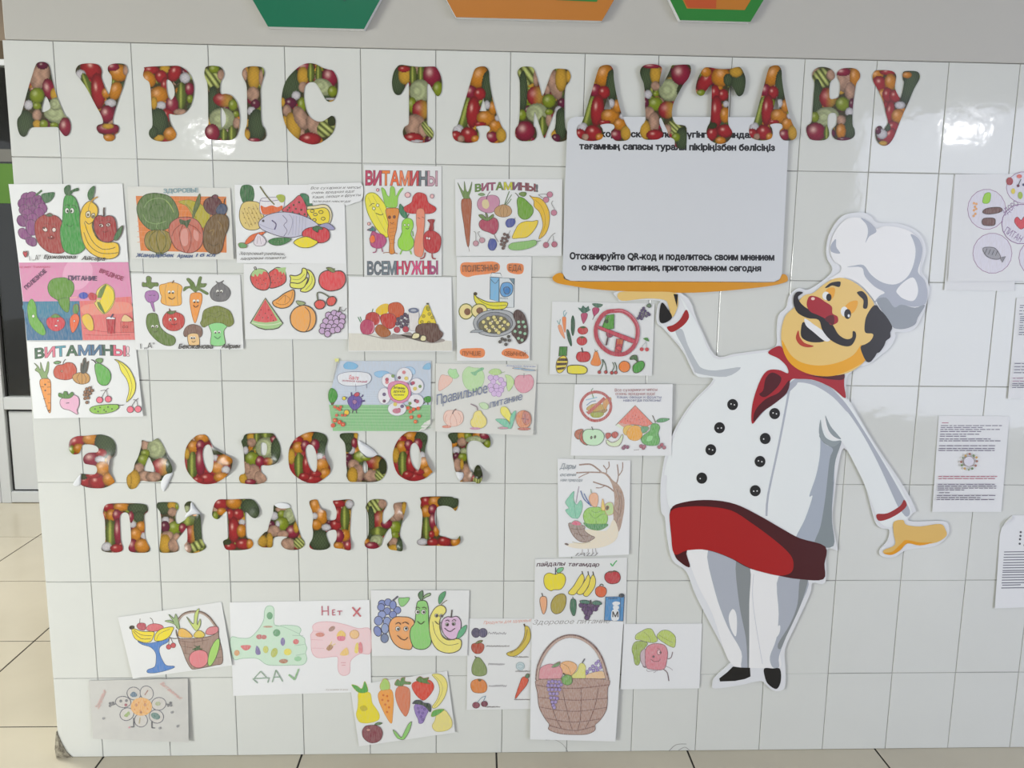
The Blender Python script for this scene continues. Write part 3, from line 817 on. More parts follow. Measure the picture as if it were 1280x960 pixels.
letter(lab.format('С', 'last letter of the first word'), A3,
 [P2('360 72 290 95 220 150 150 230 110 330 95 460 110 610 150 720 220 800 300 855 400 885 490 865 580 800 620 740 635 660 625 615 595 598 560 620 500 655 440 650 380 610 340 530 320 420 325 320 360 270 420 262 460 300 500 370 540 440 580 458 620 440 650 380 658 300 650 220 610 150 560 135 500 115 430 80')], [],
 IT('m 330 110 100 45;b 190 290 115 160;y 310 200 55 85;c 390 170 35 100;c 465 180 30 90;m 580 210 75 95;k 510 310 100 75 30;g 605 355 46 52;p 310 310 42 50;w 240 395 42 42;u 185 470 60 52;g 300 490 42 75;y 105 460 25 42;p 150 545 42 55;y 215 700 62 130 -15;p 290 620 62 120 -25;p 420 700 62 110 -30;r 380 832 105 62;s 540 720 95 80 -50;d 600 650 40 50;w 585 430 60 9'), group=TG)
letter(lab.format('Т', 'first of the second word, arms drooping over bare tiles'), A4,
 [P2('170 88 130 110 95 170 80 260 90 340 120 385 160 388 190 350 225 285 248 270 250 420 250 600 245 680 205 710 188 760 210 825 280 860 360 868 440 858 485 820 495 770 470 720 435 690 430 600 430 400 432 290 455 285 480 330 520 390 550 398 575 350 578 260 560 180 520 115 480 105 350 108 260 100')], [],
 IT('b 135 250 75 140;y 210 190 62 90;c 290 190 35 100;c 370 180 35 90;m 480 190 85 110;k 360 350 98 108;g 540 330 50 72;g 280 490 42 75;q 370 540 82 95;p 310 700 100 110;p 390 740 50 72;r 290 822 95 52;s 455 740 50 100 -40;w 330 852 60 12;r 200 130 60 30'), group=TG)
sA = P2('985 103 930 115 900 150 860 280 810 450 740 680 700 710 683 770 700 830 760 862 850 870 930 850 950 800 940 745 920 710 990 695 1050 705 1060 740 1030 770 1030 820 1070 865 1130 870 1190 860 1220 820 1215 760 1185 720 1160 670 1120 560 1080 400 1055 250 1050 160 1025 115')
hA = P2('993 420 1025 550 957 550')
hA = P2('993 420 998 440 1020 530 1024 550 1000 551 958 550 962 530 988 440')
iA = IT('r 760 720 60 60;o 950 210 80 110 25;b 1035 310 55 150;m 870 360 60 62;r 955 380 58 62;c 810 580 60 155 15;r 890 560 62 150 5;o 1020 620 88 72;o 1090 520 42 65;w 1030 490 30 42;w 740 732 50 46;r 850 790 82 72 25;r 720 800 52 50;o 1115 700 62 60;m 1080 812 62 52;y 1175 790 50 72;w 1140 620 30 30;p 770 830 32 32;o 915 830 40 36;r 960 680 60 20')
bA = (683, 103, 1220, 870)
def mapA(view, b, label, d):
    def mp(items): 
        sx = (b[2] - b[0]) / (bA[2] - bA[0]); sy = (b[3] - b[1]) / (bA[3] - bA[1])
        return [[i[0], *bbmap([(float(i[1]), float(i[2]))], bA, b)[0], float(i[3]) * sx, float(i[4]) * sy, *i[5:]] for i in items]
    letter(label, view, [bbmap(sA, bA, b)], [bbmap(hA, bA, b)], mp(iA), group=TG, d=d)
mapA(A4, bA, lab.format('А', 'just left of М in the upper row'), .0012)
letter(lab.format('М', 'left of the white sign panel'), A5,
 [P2('120 105 75 125 55 170 75 240 80 350 78 550 65 680 35 730 35 800 80 845 150 852 220 840 248 790 235 720 215 690 225 560 245 600 275 690 320 820 345 770 400 620 435 540 440 600 430 720 395 770 400 820 440 855 500 855 550 830 555 770 530 710 525 560 530 330 570 260 588 200 560 140 500 128 430 130 395 170 350 290 305 400 280 320 240 180 205 115')], [],
 IT('s 150 190 120 95 -35;p 240 220 25 90;q 235 400 82 92;b 110 350 42 190;k 250 570 102 92;g 370 450 63 66;p 430 280 62 150 -15;y 490 230 55 120;u 500 470 42 46;w 465 545 36 42;b 490 680 58 150;m 130 750 92 95;c 310 700 42 95;p 370 640 32 62;g 100 590 42 52;u 440 822 42 42;y 565 200 25 62;g 370 560 40 30'), group=TG)
mapA(A5, (645, 88, 1185, 850), lab.format('А', 'between М and Қ, feet over the sign\'s left corner'), .0106)
letter(lab.format('Қ', 'its long tail reaching down over the sign'), A6,
 [P2('180 80 110 100 80 150 90 210 115 270 125 350 130 500 135 640 95 700 80 770 120 830 200 838 270 830 310 790 300 740 280 690 272 640 290 618 320 680 350 740 370 800 425 840 430 900 470 925 530 925 545 880 545 720 500 690 440 680 400 600 410 490 450 400 510 290 560 230 590 150 580 95 540 85 450 90 400 95 380 140 330 240 285 310 275 260 290 180 300 120 260 90')], [],
 IT('b 145 220 68 120;y 235 180 52 95;m 200 100 92 25;p 235 300 43 43;w 160 385 38 42;g 235 480 72 66;k 380 340 105 108;m 490 180 92 105;q 350 540 82 82;u 140 470 28 50;p 170 570 52 62;p 220 660 52 95;y 130 740 52 95;r 230 790 82 52;s 440 730 62 95 -45;p 350 740 42 55;b 500 830 62 110;d 490 350 40 60;g 440 812 40 42;g 240 380 30 25'), group=TG, d=.0106)
letter(lab.format('Т', 'on the sign\'s top edge, right of Қ'), A6,
 [P2('760 112 710 130 660 220 638 310 645 370 680 398 715 390 740 350 780 295 795 300 795 440 785 640 755 710 745 770 770 830 830 870 890 880 950 860 1000 800 1000 750 970 700 960 640 965 500 970 350 985 300 1010 320 1050 390 1080 402 1115 370 1135 280 1130 200 1090 120 1050 110 980 128 870 130')], [],
 IT('r 740 250 65 120 35;g 690 370 42 32;o 740 160 50 50;r 880 125 100 25;o 890 210 90 92 35;b 1065 280 72 120;y 1040 160 62 50;r 910 390 52 56;r 830 370 46 75;r 845 560 56 155;o 930 590 46 75;w 940 480 28 32;r 930 750 78 62;r 800 780 52 65 20;o 885 845 50 36;d 800 695 50 30;b 960 240 42 62'), group=TG, d=.0106)
mapA(A7, (10, 92, 487, 845), lab.format('А', 'over the sign\'s top right corner'), .0106)
letter(lab.format('Н', 'first letter right of the sign panel'), A7,
 [P2('740 108 680 125 645 170 645 220 665 270 655 400 645 550 635 660 590 700 585 760 620 830 700 845 780 835 812 790 805 730 795 690 800 600 830 570 880 575 890 620 880 690 845 730 838 780 870 830 950 845 1030 830 1068 790 1065 730 1045 680 1050 500 1070 350 1085 270 1118 220 1118 170 1080 130 1010 118 930 130 890 170 895 220 920 280 910 400 860 428 815 415 820 270 865 220 865 170 820 125')], [],
 IT('p 690 180 52 62;s 740 220 95 90 -35;p 830 190 45 52;b 690 430 50 190;q 800 420 82 92;k 790 610 115 95;m 680 760 92 88;c 790 770 30 75;p 960 230 85 120;m 950 160 75 40;o 1070 210 52 95;p 1020 350 52 82;g 945 480 66 66;u 1040 480 30 52;w 1015 560 40 42;b 1020 710 62 120;p 930 640 46 46;o 930 750 46 72;u 960 832 70 20;g 670 610 40 50'), group=TG)
letter(lab.format('У', 'last of the upper row with a hooked tail'), A8,
 [P2('170 140 110 150 85 200 95 260 140 340 190 450 215 560 240 660 215 710 195 735 170 700 135 705 115 740 118 820 150 875 200 898 250 880 300 810 350 680 400 560 450 450 500 330 550 240 558 190 530 155 460 148 400 155 385 190 390 240 400 270 370 410 345 400 310 320 318 240 320 190 280 150')], [],
 IT('o 130 190 62 50;r 150 280 75 75 40;r 240 160 80 30;o 265 260 56 78;o 190 390 50 60;r 235 390 50 70;r 310 400 56 62;b 460 290 72 180 20;o 430 190 46 30;w 360 492 50 36;r 260 560 42 110 8;o 340 600 62 66;r 290 705 62 50;r 250 800 52 85 30;w 180 780 50 48;b 235 710 30 40;u 140 740 30 40;y 190 872 42 22'), group=TG)

# ================================================================== THE TWO LOWER WORD ROWS, paper already peeling
MG = 'fruit-print letters of the middle word row'; BG = 'fruit-print letters of the lowest word row'
B1 = (80, 530, 9.143); B2 = (220, 530, 9.143); B3 = (350, 530, 9.143); B4 = (480, 530, 9.143)
C1 = (120, 610, 9.143); C2 = (255, 610, 9.143); C3 = (375, 610, 9.143); C4 = (480, 610, 9.143)
pl = 'peeling fruit-print letter {}, {}'
letter(pl.format('З', 'first of the middle row'), B1,
 [P2('240 135 150 140 80 175 55 230 60 300 100 345 160 340 190 300 215 240 300 235 370 255 395 295 370 325 280 330 235 360 218 400 235 450 290 465 360 480 378 530 350 575 270 575 185 570 190 620 185 680 230 715 340 735 460 730 560 680 580 655 545 600 510 540 515 440 530 400 580 350 595 270 575 200 520 150 430 122 340 125')], [],
 IT('r 150 190 95 75 -30;g 90 300 35 52;o 170 280 62 55;o 300 170 85 65;b 480 230 125 150;m 320 400 110 85;r 420 330 65 45;w 410 405 54 38;o 440 500 78 72;r 250 650 85 60;r 380 660 95 85;o 520 630 75 75;d 220 600 50 32;p 520 410 32 52;r 330 590 80 30'),
 [(570, 480, 110, .011), (90, 300, 70, .006)], [(P2('190 572 130 640 102 690 135 712 188 690 195 620'), .009)], group=MG)
letter(pl.format('Д', 'with curled top and a rolled-up right foot'), B1,
 [P2('890 185 885 240 850 370 810 450 790 530 725 590 715 660 740 730 780 745 830 720 880 650 980 660 1110 650 1160 580 1230 555 1235 490 1190 390 1140 260 1085 175 1055 168 1000 200 940 200')],
 [P2('968 378 1000 430 1045 540 980 545 915 530 930 460')],
 IT('d 1000 450 240 200;p 930 245 48 58;k 1060 280 102 115;g 930 335 50 42;g 910 410 62 66;q 1110 490 105 95;p 860 500 52 52;p 920 600 72 65;p 1020 605 85 55;y 800 640 68 115;y 745 640 28 80;b 1205 490 40 80'),
 [(1210, 480, 90, .008)], [(P2('1160 575 1238 556 1225 610 1160 750 1125 765 1105 700 1115 650'), .012)], group=MG)
O_i = IT('r 300 500 260 300;o 320 150 85 62;r 200 190 65 52;b 460 180 92 105;b 480 280 52 85;o 210 270 62 66;m 290 250 50 62;y 130 370 40 85;c 220 470 56 135;r 310 470 50 135;m 400 240 50 65;w 450 370 36 40;o 480 470 72 72;r 370 630 105 52;o 520 570 65 65;r 280 600 62 42;r 410 570 62 32')
letter(pl.format('О', 'first О of the middle row, its right side folded in'), B2,
 [P2('300 120 230 135 150 210 105 310 100 430 130 540 200 630 280 680 370 688 460 670 560 610 620 540 645 450 640 400 590 365 480 310 420 260 380 180 350 135')],
 [P2('345 240 390 245 420 330 430 430 410 540 370 550 330 480 305 380 310 290')],
 IT('r 300 500 300 300;o 300 155 85 55;o 200 260 62 70;m 280 250 50 65;c 190 470 60 145;m 280 430 55 160;y 125 340 30 62;w 445 385 36 36;o 560 410 88 62;o 470 500 68 65;w 570 525 46 42;r 360 620 95 60;o 520 610 85 55;r 250 640 65 42;d 470 310 110 42'),
 [(620, 470, 110, .012), (480, 300, 60, .007)], [], group=MG)
letter(pl.format('Р', 'in the middle row between two О letters'), B2,
 [P2('800 115 765 170 745 200 765 260 775 340 780 450 785 560 740 580 720 620 740 670 810 685 920 690 1000 670 1035 640 1020 590 975 550 975 475 1060 475 1140 450 1185 380 1195 290 1175 210 1120 120 1080 105 940 105')],
 [P2('975 215 1030 225 1040 290 1020 355 975 345 968 280')],
 IT('b 790 200 52 85;y 855 150 42 42;c 925 140 35 62;c 1030 120 65 42;p 865 210 48 48;k 1030 270 112 112;m 1130 180 52 42;b 1150 300 62 135;g 870 395 76 72;w 795 300 30 42;m 960 430 52 62;q 1050 430 55 45;p 880 560 85 95;p 970 610 75 75;y 765 625 46 62;p 810 510 42 62;m 850 662 62 30'),
 [(760, 200, 70, .008), (1170, 420, 70, .007)], [], group=MG)
O_o = P2('370 90 290 105 180 165 115 260 95 370 110 500 160 580 250 645 340 675 430 670 520 610 570 560 575 500 545 440 515 360 520 270 545 180 510 120 440 95')
O_h = P2('345 235 385 260 415 340 425 440 415 530 385 548 340 500 305 400 290 300 310 245')
letter(pl.format('О', 'second О of the middle row, between Р and В'), B3, [O_o], [O_h], O_i, [(570, 400, 110, .010)], [], group=MG)
letter(pl.format('В', 'its upper bowl folded over showing white back'), B3,
 [P2('740 103 690 115 685 150 720 190 745 240 755 350 755 440 765 540 760 600 800 660 900 662 1050 665 1150 640 1210 560 1220 470 1190 400 1115 355 1060 380 990 385 940 340 900 280 882 190 890 115 850 103')],
 [P2('960 425 990 440 1003 490 995 550 965 560 945 500')],
 IT('b 770 170 95 85;y 870 150 25 65;m 850 220 32 62;w 815 300 42 40;b 780 270 42 52;u 780 380 42 42;g 905 375 62 62;q 1080 440 95 72;p 840 470 62 62;p 890 560 72 95;y 830 590 56 95;p 1040 590 85 65;s 1150 590 62 65 -45;d 1180 480 50 85;g 980 390 60 30'),
 [(1000, 370, 80, .010)], [(P2('892 190 940 210 1050 280 1112 350 1062 384 992 388 942 342 902 280'), .012)], group=MG)
b2 = (100, 88, 555, 650)
letter(pl.format('О', 'third О of the middle row, right of В'), B4, [P2('340 90 260 95 180 160 125 250 100 350 110 450 150 560 220 620 300 650 380 650 470 620 540 560 555 545 510 480 475 380 470 290 495 180 490 130 440 95')],
 [P2('350 215 390 250 415 330 425 430 400 520 375 530 320 460 295 350 305 250')], [[i[0], *bbmap([(float(i[1]), float(i[2]))], (95, 90, 575, 675), b2)[0], *i[3:]] for i in O_i], [(540, 440, 120, .013)], [], group=MG)
letter(pl.format('Е', 'last of the middle row, middle bar curled away'), B4,
 [P2('790 100 740 115 735 150 770 200 780 270 785 370 800 450 820 545 900 550 910 600 870 660 1030 662 1060 680 1100 672 1125 620 1125 560 1100 490 1070 468 1040 500 1020 560 980 520 950 400 945 260 980 200 1040 190 1110 210 1160 260 1200 270 1218 220 1200 140 1130 105 960 102')], [],
 IT('b 800 140 75 75;y 885 130 42 52;g 960 140 42 42;p 890 205 50 48;w 825 300 42 42;k 915 310 40 35;u 830 370 42 42;g 900 380 52 46;p 840 470 52 75;p 940 570 62 110;y 890 460 20 62;k 1050 180 110 42;m 1150 130 55 42;g 1185 230 42 46;s 1075 635 55 42;d 1075 540 52 85'),
 [(1090, 620, 90, .020), (1190, 200, 70, .005)], [(P2('822 552 880 552 908 562 905 610 872 648 838 612'), .010)], group=MG)
letter(pl.format('П', 'first of the lowest row'), C1,
 [P2('180 178 110 195 85 240 80 290 100 360 105 500 105 610 70 650 65 710 130 735 240 738 300 715 305 670 285 610 275 450 275 320 320 280 370 300 390 400 400 560 395 620 370 680 390 725 470 740 590 735 615 690 590 640 560 560 555 420 550 310 590 270 590 220 550 185 400 175')], [],
 IT('r 140 220 65 52;o 290 215 85 48;b 480 230 115 65;o 180 310 62 66;m 240 310 52 62;b 490 330 62 62;c 170 520 62 145;m 250 500 42 150;w 420 415 38 38;o 515 440 52 58;o 455 530 62 72;w 545 550 32 42;w 120 670 60 48;r 240 690 75 48;m 420 660 62 75;o 530 660 85 78;m 400 330 32 62'),
 [(90, 280, 60, .005)], [], group=BG)
letter(pl.format('И', 'second of the lowest row, top right corner folded down'), C1,
 [P2('740 162 700 175 695 220 730 270 745 350 745 480 735 600 725 700 745 738 850 740 930 725 945 680 920 610 925 590 1000 500 1035 455 1045 530 1040 610 1010 650 1020 700 1060 740 1150 740 1240 700 1255 660 1220 610 1205 500 1195 330 1165 300 1060 320 1010 370 930 410 905 340 920 270 945 220 925 175 880 162'),
  P2('1085 155 1040 160 1010 200 1020 260 1040 285 1060 250 1080 205')], [],
 IT('b 770 220 85 75;y 870 200 52 42;g 930 210 25 40;p 875 275 52 48;w 795 370 42 42;g 900 455 76 72;u 790 440 52 62;q 1090 520 62 110;c 1060 370 120 55;b 1170 470 50 170;p 820 560 72 65;y 790 640 66 105;p 890 650 62 75;p 920 560 42 42;m 990 460 42 52;s 1150 660 115 52 -30;p 1050 690 42 52;d 1045 180 40 40;k 1040 240 30 40'),
 [(1060, 720, 60, .006), (1180, 330, 70, .008)], [(P2('1088 160 1140 230 1192 298 1110 302 1020 338 1035 285 1072 250'), .012)], group=BG)
letter(pl.format('Т', 'in the lowest row between И and А'), C2,
 [P2('170 132 120 180 95 270 100 330 150 358 190 330 240 275 270 280 278 400 280 560 225 600 220 635 250 700 330 712 450 708 530 690 562 640 540 590 485 565 475 450 470 290 490 280 540 330 590 345 630 300 630 230 590 160 540 128 440 125 300 132')], [],
 IT('r 190 180 85 65;o 340 170 85 65;b 530 210 105 85;b 570 290 62 62;g 130 320 30 52;o 200 270 52 42;r 390 300 62 62;r 300 300 42 62;r 340 480 62 140;w 435 390 36 32;o 430 490 52 72;r 450 640 85 58;r 300 670 65 42;o 530 640 42 62;d 260 620 52 32'),
 [(600, 300, 80, .005)], [], group=BG)
letter(pl.format('А', 'missing its rounded top, in the lowest row'), C2,
 [P2('800 195 790 280 750 400 725 490 690 510 620 590 615 640 660 675 720 680 780 672 790 580 850 555 950 560 900 590 880 640 920 690 1000 710 1090 700 1145 660 1145 610 1110 560 1080 470 1030 330 985 225 920 235 860 230')], [],
 IT('d 900 400 200 250;p 880 245 62 32;w 800 320 46 46;g 890 300 46 46;k 985 310 72 95 20;g 890 410 76 76;w 842 415 24 40;u 770 420 42 42;p 800 490 72 62;m 1010 500 72 72;y 1055 450 32 62;y 750 600 38 85;y 670 610 52 65;p 960 640 85 65;s 1090 630 62 65 -45;p 900 530 65 42'),
 [(640, 650, 60, .006)], [(P2('805 195 870 168 960 182 985 222 920 235 860 230'), .006)], group=BG)
letter(pl.format('Н', 'in the lowest row, top left leg curled'), C3,
 [P2('190 132 115 145 110 190 140 270 150 350 140 440 150 500 140 580 108 640 120 690 200 710 300 700 345 660 320 600 300 520 340 485 400 480 420 520 415 590 385 640 400 685 480 695 575 710 578 600 570 500 575 400 585 240 612 200 600 145 540 130 430 142 375 150 400 210 420 280 410 350 370 370 310 360 300 270 240 240 215 180')], [],
 IT('o 180 200 65 85;o 250 330 62 85;w 165 320 36 36;o 190 420 58 58;w 300 450 54 36;b 230 600 120 115;r 410 420 62 62;r 440 300 42 95;c 515 340 52 135;r 440 180 75 42;w 565 185 46 46;o 510 540 62 66;m 450 550 52 72;o 440 660 55 42;r 550 660 42 55'),
 [(290, 290, 80, .009), (580, 660, 60, .006)], [], group=BG)
letter(pl.format('И', 'second to last of the lowest row'), C3,
 [P2('850 128 790 150 750 220 775 280 785 400 780 540 740 610 745 665 790 692 870 692 930 650 945 590 990 500 1035 460 1045 520 1050 570 1010 620 995 650 1025 700 1100 715 1170 718 1170 620 1140 540 1150 450 1185 330 1195 290 1215 170 1150 165 1080 175 1065 215 1080 290 1030 350 950 410 945 290 980 220 992 180 960 135')], [],
 IT('s 860 210 95 85 -35;p 945 180 50 50;q 910 370 72 105;b 810 400 42 180;c 900 500 95 52;k 880 600 75 62;m 820 660 75 42;g 1085 450 72 72;m 990 410 62 52;p 1070 340 42 42;p 1120 260 62 110;y 1190 230 26 72;g 1085 540 42 42;p 1070 620 52 52;y 1070 690 62 42;b 1145 660 42 75'),
 [(1190, 300, 70, .010), (1160, 690, 50, .008)], [], group=BG)
letter(pl.format('Е', 'last of the lowest row, without a middle bar'), C4,
 [P2('435 103 425 160 415 215 435 270 440 340 430 480 420 570 380 600 380 635 430 658 600 660 740 665 820 660 870 620 870 545 830 590 770 585 700 560 630 540 630 490 590 420 575 330 600 230 650 205 720 205 780 230 820 262 850 180 845 125 800 115 740 98')], [],
 IT('r 480 160 65 65 30;o 590 160 78 72;b 740 160 120 75;o 490 270 62 72;m 560 250 52 62;c 490 460 52 125;m 560 380 42 95;o 600 490 36 62;w 435 615 62 38;r 560 620 65 42;r 690 610 75 55;o 820 620 55 52;r 545 530 32 42'),
 [(600, 380, 70, .007), (850, 600, 60, .006)], [], group=BG)
# ================================================================== THE DRAWINGS
def qd(s): return list(map(float, s.split()))
SH = {}
sheet('drawing of smiling fruits with purple grapes and dark green pear, topmost at the left', (0, 220, 7.111), qd('75 72 1088 68 1140 765 165 770'), '''
n grapes_drawing
o 4c2050 5
c 843a7c 52 235 200 285 190
c 7a3474 48 205 245 270 240 330 215 355 250 215 300 290 310
c 843a7c 50 370 290 345 330 240 340 210 390 290 380
f 7a3474 160 360 150 400 175 440 220 450 240 420 215 370 185 350
f 843a7c 175 470 160 500 185 550 240 565 280 540 250 500 210 465
f 7a3474 230 555 240 600 290 625 322 610 315 560 280 545
f 843a7c 240 400 230 460 260 520 320 520 330 440 290 390
k 3c6a3c 18 318 172 372 128
o 1c4a2c 4
f 2c6a3c 370 165 420 150 485 150 460 210 410 240 380 210
k c8b4cc 5 215 470 225 468
n apple_drawing
o 5c1414 6
f a02a26 430 345 380 350 325 390 308 450 318 540 350 610 420 670 490 688 560 680 590 620 560 470 545 400 500 355
f 2c5a2c 405 352 440 330 468 350 440 362
l 7a1c1c 5 390 430 415 420 440 430
l 7a1c1c 5 460 430 480 425 500 440
e e8d8d0 400 475 24 18 40
e e8d8d0 480 478 18 20
e 3c1a14 392 462 7 7
l 4c1010 6 425 540 450 560 490 545
e f0c8c0 458 540 10 7
n pear_drawing
o 1c5a1c 6
f 2c9434 600 165 570 200 560 290 555 400 535 480 545 590 570 660 620 692 680 695 730 670 760 620 740 520 710 420 705 310 680 220 650 180
f 1c5a2c 580 160 572 110 605 82 622 100 610 165
f 1c5a2c 608 165 635 130 690 108 694 130 650 140 620 172
o 123c12 4
e e4e8e0 595 308 18 24
e e4e8e0 640 308 18 24
e 1c3c1c 600 312 7 10
e 1c3c1c 634 312 7 10
l 125012 6 575 265 600 255 620 268
l 125012 6 640 262 665 262 680 290
l 125012 5 590 430 620 450 650 432
n banana_drawing
o 5c4c10 7
f ecc01c 790 225 740 270 712 350 715 470 740 590 790 670 870 720 960 738 1020 725 1055 690 1055 620 1020 590 940 590 870 560 830 490 820 420 865 340 865 280 830 240
l 5c4c10 6 750 410 780 500 830 590 910 650 990 645 1025 632
l 5c4c10 6 745 500 790 610 880 680 980 690 1050 680
l a07c10 5 800 240 785 300 800 330
f e8e0c8 770 320 800 315 800 360 775 368 762 345
f e8e0c8 818 335 842 335 840 370 822 375 812 355
e 5c4c10 782 345 6 10
e 5c4c10 828 358 6 10
l 6c4c10 6 755 400 790 428 822 408
l c09020 12 805 240 830 205 868 185
o 123c12 3
f 2c6a34 795 215 778 170 795 120 838 88 838 150 820 200
n apple_drawing
o 4c1010 6
f a02428 880 350 840 380 835 450 860 530 910 580 980 585 1025 540 1035 450 1015 375 970 352 925 362
l 3c1c10 14 925 355 922 315 925 280
f 2c6a34 1010 560 1040 490 1090 440 1080 510 1040 570
e f0d8d0 900 440 20 14 20
e f0d8d0 962 434 20 14 -20
e 3c1010 896 440 6 6
e 3c1010 962 434 6 6
l 6c1010 5 880 405 905 395 925 402
l 6c1010 5 940 400 965 392 985 402
l 6c1010 5 910 490 935 500 965 486
n lettering
f c02a3c 225 680 212 668 205 690 228 722 242 690 235 666
t 222222 262 752 100 46 0 -4 1 „А"
t 222222 388 735 280 34 4 0 Ержанова
t 222222 725 745 205 34 4 2 Айсара
''', d=.0026, mat='paper_film', lift=.001)
sheet('drawing on grey paper of a cabbage and pink pumpkin against orange, headed in pale capitals', (150, 220, 8.347), qd('75 108 1150 125 1185 872 120 862'), '''
n orange_background
p dc7c34 165 208 1108 215 1112 800 215 780
h e8925a 5 180 250 1100 256 0 55 9
n cabbage_drawing
o 2c4a22 8
f 55743a 320 182 250 205 195 270 175 340 195 430 250 510 320 560 410 570 500 545 570 480 612 410 595 330 560 260 500 205 400 182
o -
l 7c9a5c 9 250 330 300 260 400 230 490 260 540 340
l 7c9a5c 9 240 400 280 470 380 500 480 470
l 466430 9 300 370 340 310 420 300 470 350 450 420 380 440 320 410
l 9aac5c 8 480 260 530 310 560 380
l 7c9a5c 7 400 480 380 530 400 560
n gourd_drawing
o 3c4010 7
f 8c7c28 400 560 300 580 260 640 265 720 320 780 420 805 500 780 535 700 530 620 480 575
l 4a5418 8 400 560 380 640 390 720 420 800
l 4a5418 7 395 560 320 620 310 720 360 790
l 4a5418 7 410 560 470 620 480 710 440 790
p 4a5a28 370 800 460 800 450 830 380 830
n corn_drawing
o 7c7c1c 4
f b4a82c 610 270 700 250 760 260 850 300 940 410 870 540 800 500 760 420 700 320
f c4b83c 680 290 760 370 790 440 730 330
n onion_drawing
o 2c4a22 4
f 5a6c34 820 195 838 200 830 300 790 380 765 440 755 410 780 300
n pumpkin_drawing
o 6c2c22 8
f c46a58 600 440 530 490 510 570 540 680 590 760 690 800 780 790 850 720 868 620 850 530 800 460 720 430 650 430
l 8c3c30 8 660 510 620 600 640 720 680 800
l 8c3c30 8 690 510 740 600 735 720 700 800
l 8c3c30 8 640 500 570 560 540 630
l 8c3c30 8 710 500 790 540 840 600
o -
f d8948a 650 560 700 560 710 700 660 730 630 650
f d8948a 770 560 820 600 810 680 770 640
f 3c5430 620 450 680 465 740 450 720 500 700 545 670 510 630 500
n beet_drawing
o 2c1c1c 6
f 5c2c34 960 215 890 250 872 310 900 370 960 405 1040 400 1060 330 1050 260 1000 220
f 6c2c44 960 215 990 195 1020 210 1000 240
f 3c4c6c 1010 330 1000 370 1030 400 1090 400 1118 350 1100 300 1050 290
l 2c3c3c 8 1085 290 1090 250 1100 232
n potato_drawing
o 3c2c14 8
f 6e5228 1000 400 940 440 890 520 868 640 880 740 940 805 1010 812 1060 770 1090 640 1130 540 1130 450 1090 405
o -
l 8c7038 10 1020 470 1060 520 1040 570
l 8c7038 10 930 580 980 560 960 620
l 4c3c1c 8 920 700 980 730 1030 700
n lettering
t 88aab4 455 178 360 44 1 -1.5 ЗДОРОВЬЕ
t 3c5a8c 165 845 390 38 4 0 Жандарбек
t 3c5a8c 592 850 160 38 4 1 Арман
t 3c5a8c 790 842 195 34 4 0 1 б кл
''', d=.002, lift=.007, mat='paper_cream', pen='marker')
